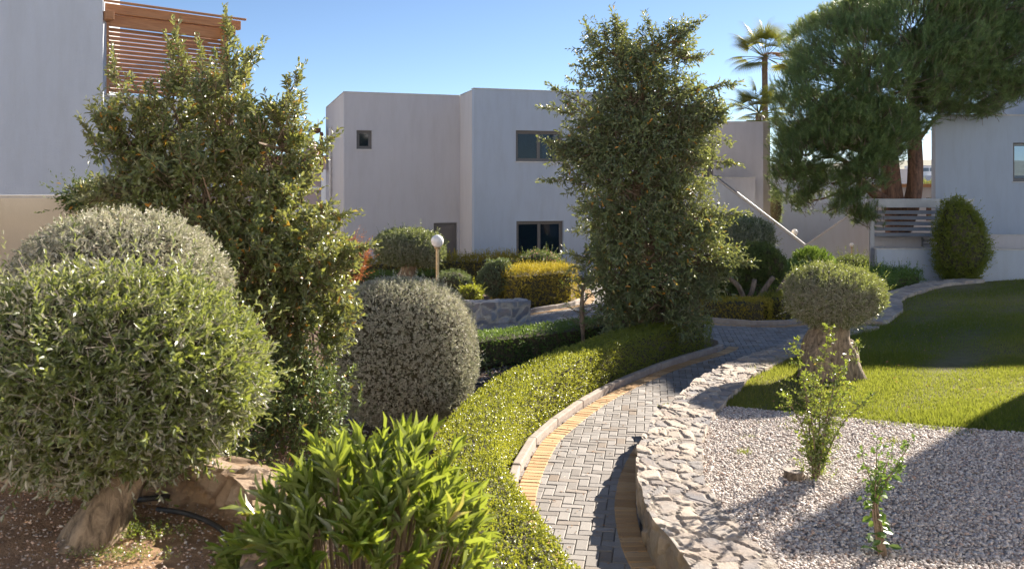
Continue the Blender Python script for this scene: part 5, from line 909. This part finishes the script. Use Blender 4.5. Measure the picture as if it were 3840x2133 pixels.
for (tx_, ty_) in ((3290, 1640), (3420, 1650), (3230, 1700), (3340, 1700), (3390, 1720)):
    e = np.array(W(tx_, ty_, sy)); b0 = np.array((sx+R.normal()*.015, sy, LZ)); m_ = np.array(W(3285, 1860, sy)) + R.normal(size=3)*.01; cv = spline([b0, (b0+m_)/2+np.array((-.01, 0, 0)), m_, e], .02); tw.tube(cv, np.linspace(.010, .002, len(cv)), 6)
    i = np.arange(int(len(cv)*.55), len(cv)); o_ = cv[i]; shoots(mb, o_, nrm(runit(len(i))+np.array((0, 0, .3))), .06, 6, .034, .021, 1.2, T4, jit=.5)
    i = np.arange(3, int(len(cv)*.70), 3); n = len(i); o_ = cv[i]+R.normal(size=(n, 3))*np.array((.035, .03, .01)); leaves(mb, o_, nrm(runit(n)*np.array((1, .7, .35))+np.array((0, 0, -.25))), nrm(runit(n)*.5+np.array((0, -.5, .9))), R.uniform(.05, .10, n), R.uniform(.04, .075, n), T8, R.random(n)*.6)
mb.build('foliage', M['l_dhedge'], s2_); tw.build('stems', M['twig'], s2_)
# stump
q = P(2978, 1795, LZ); st = thing('tree_stump', (q[0], q[1], LZ), 'small sawn tree stump with cracked top on the pebbles', 'stump')
trunk(st, [(q[0], q[1], LZ-.04), (q[0], q[1], LZ+.02), (q[0]-.005, q[1], LZ+.075)], [.105, .09, .082], 'olive_bark', 32, .06, seed=9)
mb = MB(); a = np.arange(28)*2*pi/28; rr = .083*(1+.06*np.sin(3*a)); mb.add([(q[0]-.005+r_*cos(t_), q[1]+r_*sin(t_), z_) for z_ in (LZ+.074, LZ+.082) for r_, t_ in zip(rr, a)], [[list(range(28, 56))], [(i, (i+1) % 28, 28+(i+1) % 28, 28+i) for i in range(28)]]); mb.build('cut_face', M['concrete'], st)
mb = MB()
for k in range(5): mb.box((q[0]-.03+.018*k, q[1]-.03+.01*(k % 3)), nrm(np.array([[1, .4*(k-2)]]))[0], .045, .006, LZ+.0825, LZ+.0845)
mb.build('crack', M['rubber'], st)
# ------------------------------------------------------------------ pine
Yp = 29.5; bx_ = W(3372, 1000, Yp)[0]; pn_ = thing('pine_tree', (bx_, Yp, 0), 'huge umbrella pine with dense dark green needles and a red-brown trunk at the right', 'tree')
def W2(px, py, dy=0): return np.array(W(px, py, Yp+dy))
trunk(pn_, [(bx_+.0, Yp, -.3), W2(3365, 860), W2(3345, 720), W2(3335, 560), W2(3330, 400)], [.48, .40, .33, .26, .18], 'pine_bark', 32, .05, seed=1)
trunk(pn_, [W2(3385, 860, -.2), W2(3425, 740, -.3), W2(3432, 640, -.3), W2(3428, 520, -.2), W2(3420, 250)], [.30, .25, .22, .18, .12], 'pine_bark', 24, .05, name='limb', seed=2)
for a, b_, c_, r0 in (((3340, 770), (3250, 700), (3190, 640), .20), ((3340, 680), (3230, 655), (3120, 690), .09), ((3420, 560), (3480, 480), (3540, 400), .08), ((3260, 700), (3160, 600), (3080, 590), .10), ((3345, 500), (3250, 420), (3100, 400), .13), ((3410, 420), (3480, 330), (3600, 300), .12), ((3240, 660), (3100, 740), (2960, 760), .045), ((3340, 620), (3200, 560), (3000, 520), .09), ((3250, 690), (3180, 760), (3110, 790), .04), ((3335, 610), (3290, 560), (3230, 470), .07)):
    trunk(pn_, [W2(*a), W2(*b_, -.5), W2(*c_, -1.0)], [r0, r0*.75, r0*.4], 'pine_bark', 10, .06, name='limb', seed=int(r0*100))
# crown made of many needle-tufted boughs on an umbrella-shaped shell
tw = MB(); nb = MB(); boughs = []
def add_shell(cx, cz, rx, rz, cy, ry, n, zlo=-1, zhi=1):
    d = runit(n*3); d = d[(d[:, 2] > zlo) & (d[:, 2] < zhi) & (d[:, 1] < .55)][:n]; k = R.uniform(.86, 1.03, (len(d), 1)); c = np.array((W2(cx, cz)[0], Yp+cy, W2(cx, cz)[2])); boughs.append((c+d*k*np.array((rx, ry, rz)), nrm(d*np.array((1, 1, 1)))))
S_ = FPX/Yp
for (cx, cz, rx, rz, cy, ry, n) in ((3330, 210, 370, 245, 0, 3.4, 120), (3180, 340, 260, 240, -1.5, 2.4, 75), (3020, 420, 150, 150, -1.5, 1.7, 44), (3380, 180, 240, 215, -1.2, 2.6, 70), (3090, 560, 200, 105, -1.6, 1.8, 52), (2960, 600, 90, 80, -1.4, 1.0, 18), (3140, 500, 160, 110, -2, 1.6, 32), (3460, 290, 150, 140, -1.0, 1.8, 40), (3380, 110, 230, 130, 0, 2.6, 50), (2930, 700, 60, 60, -1.2, .7, 9), (3110, 680, 110, 45, -1.6, 1.0, 12), (3040, 760, 90, 30, -1.6, .6, 8), (3200, 800, 50, 18, -1.4, .5, 5), (3010, 500, 120, 160, -.5, 1.2, 18), (3640, 60, 190, 230, -.3, 2.6, 60), (3700, -60, 140, 200, .3, 2.2, 36), (3620, 250, 200, 180, -.5, 2.4, 60), (3680, 230, 130, 200, 0, 2.4, 36)):
    add_shell(cx, cz, rx/S_, rz/S_, cy, ry, n)
bo = np.vstack([x[0] for x in boughs]); bd = np.vstack([x[1] for x in boughs]); nbh = len(bo)
m = 34; off = R.normal(size=(nbh, m, 3))*np.array((.27, .27, .17)); out = nrm(bd[:, None]*.55+np.array((0, 0, .75))+R.normal(size=(nbh, m, 3))*.38)
o_ = (bo[:, None]+off+(off*bd[:, None]).sum(-1, keepdims=True)*bd[:, None]*-.5); o_ = o_.reshape(-1, 3); out = out.reshape(-1, 3); ln = R.uniform(.14, .28, len(o_)); bs = np.clip(np.repeat(.5+.25*R.normal(size=nbh), m)+R.normal(size=len(o_))*.25, 0, 1)
shoots(nb, o_, out, ln, 44, .15, .0115, .95, TN, jit=.12, base=bs, t0=-.2)
ip = np.repeat(bo-bd*.35, 1, 0); kl = np.clip((bo[:, 2:3]-2.8)/3, .15, 1); sticks(tw, bo-bd*np.array((1.2, 1.2, .8))*kl+np.array((0, 0, -.2))*kl, bo-bd*.1, .028, .012, 5)
i = R.integers(0, len(o_), 9000); sticks(tw, o_[i]-out[i]*.25, o_[i]+out[i]*ln[i][:, None]*.8, .008, .005, 3)
n = 90; st_ = np.stack([W2(R.uniform(3050, 3330), R.uniform(600, 700), -R.uniform(.3, 1.5)) for _ in range(n)]); sticks(tw, st_, st_+np.stack([R.uniform(-1.3, -.2, n), R.normal(size=n)*.3, R.uniform(-.5, .1, n)], -1), .009, .004, 4)
cd = nb; n = 260; k = np.where((out[:, 2] > .75) & (o_[:, 2] > 5))[0]; k = k[R.integers(0, len(k), n)]; sticks(cd, o_[k]+out[k]*ln[k][:, None], o_[k]+out[k]*ln[k][:, None]+np.array((0, 0, .16)), .012, .008, 4); nb.build('needles', M['needle'], pn_); tw.build('branches', M['twig'], pn_)
# ------------------------------------------------------------------ palms
def palm(x, y, zc, z0, rs, nf, label, seed, dead=3):
    root = thing('fan_palm', (x, y, z0), label, 'palm tree', 'fan palms beyond the roof'); rs_ = np.random.default_rng(seed)
    trunk(root, [(x+.1, y, z0), (x, y, zc-2), (x, y, zc)], [.17, .14, .15], 'bark', 14, .10, seed=seed)
    mb = MB(); dm = MB(); pm = MB()
    for k in range(nf):
        az = rs_.uniform(0, 6.3); el = rs_.uniform(-.5, 1.35) if k >= dead else rs_.uniform(-.25, .2); d = np.array((cos(az)*cos(el), sin(az)*cos(el), sin(el))); 
        if k < dead: d = nrm(np.array([[rs_.uniform(-.4, .4), -1, .1]]))[0]
        pl = rs*rs_.uniform(.45, .65)*(1 if k >= dead else .5); c = np.array((x, y, zc)); tip = c+d*pl+np.array((0, 0, .06)); pm.tube([c, tip], .018, 5)
        n = 26; a, b_ = frame(d[None]); a = a[0]; b_ = b_[0]; spn = np.linspace(-1.75, 1.75, n); D = nrm(np.cos(spn)[:, None]*d+np.sin(spn)[:, None]*a); Lf = rs*rs_.uniform(.42, .5)*(.8+.2*np.cos(spn)); T = mb if k >= dead else dm
        N = np.tile(b_ if b_[2] > 0 else -b_, (n, 1)); D[:, 2] -= .12
        TL = (np.array([(0, .12, 0), (0, -.12, 0), (.5, .5, .0), (.5, -.5, .0), (.5, 0, -.03), (.85, .2, -.1), (.85, -.2, -.1), (1.05, 0, -.3)]), [[(0, 1, 3, 4), (0, 4, 2, 2)], [(5, 7, 6)]])
        TL = (TL[0], [[(0, 1, 3, 2), (2, 3, 6, 5)], [(5, 6, 7)]])
        leaves(T, np.tile(tip, (n, 1)), D, N, Lf, .036*rs/1.5, TL, rs_.random(n)*.8)
    mb.build('fronds', M['palm'], root); pm.build('leaf_stalks', M['palm'], root)
    if dead: dm.build('dead_fronds', M['palm_dead'], root)
p = W(2868, 215, 46); palm(p[0], 46, p[2], -1, 2.1, 30, 'tall fan palm with a slender trunk rising behind the stair building', 3)
p = W(2845, 425, 44); palm(p[0], 44, p[2], -1, 1.8, 28, 'lower fan palm whose fronds just clear the roof left of the pine', 5, dead=0)
# distant trees
for i, (px, Y, h, w_, lab) in enumerate(((3440, 60, 4.5, 2.6, 'pale green tree far behind the pine trunk'), (3560, 64, 5.0, 3.0, 'rounded distant tree at the right edge of the view'), (3220, 58, 4.2, 2.4, 'distant tree showing through the lower pine branches'))):
    x = W(px, 0, Y)[0]; root = thing('distant_tree', (x, Y, -1.6), lab, 'tree', 'trees far behind the pine')
    clipped_ball(root, (x, Y, h-w_*.75-.3), (w_/1.6, w_/1.6, w_*.6), 'l_tree', 2600, .12, .05, .3, 7, T4, .22, 200+i, 2.0, .7, 1.0)
    trunk(root, [(x, Y, -1.7), (x, Y, h-w_*.6)], [.2, .12], 'bark', 10)
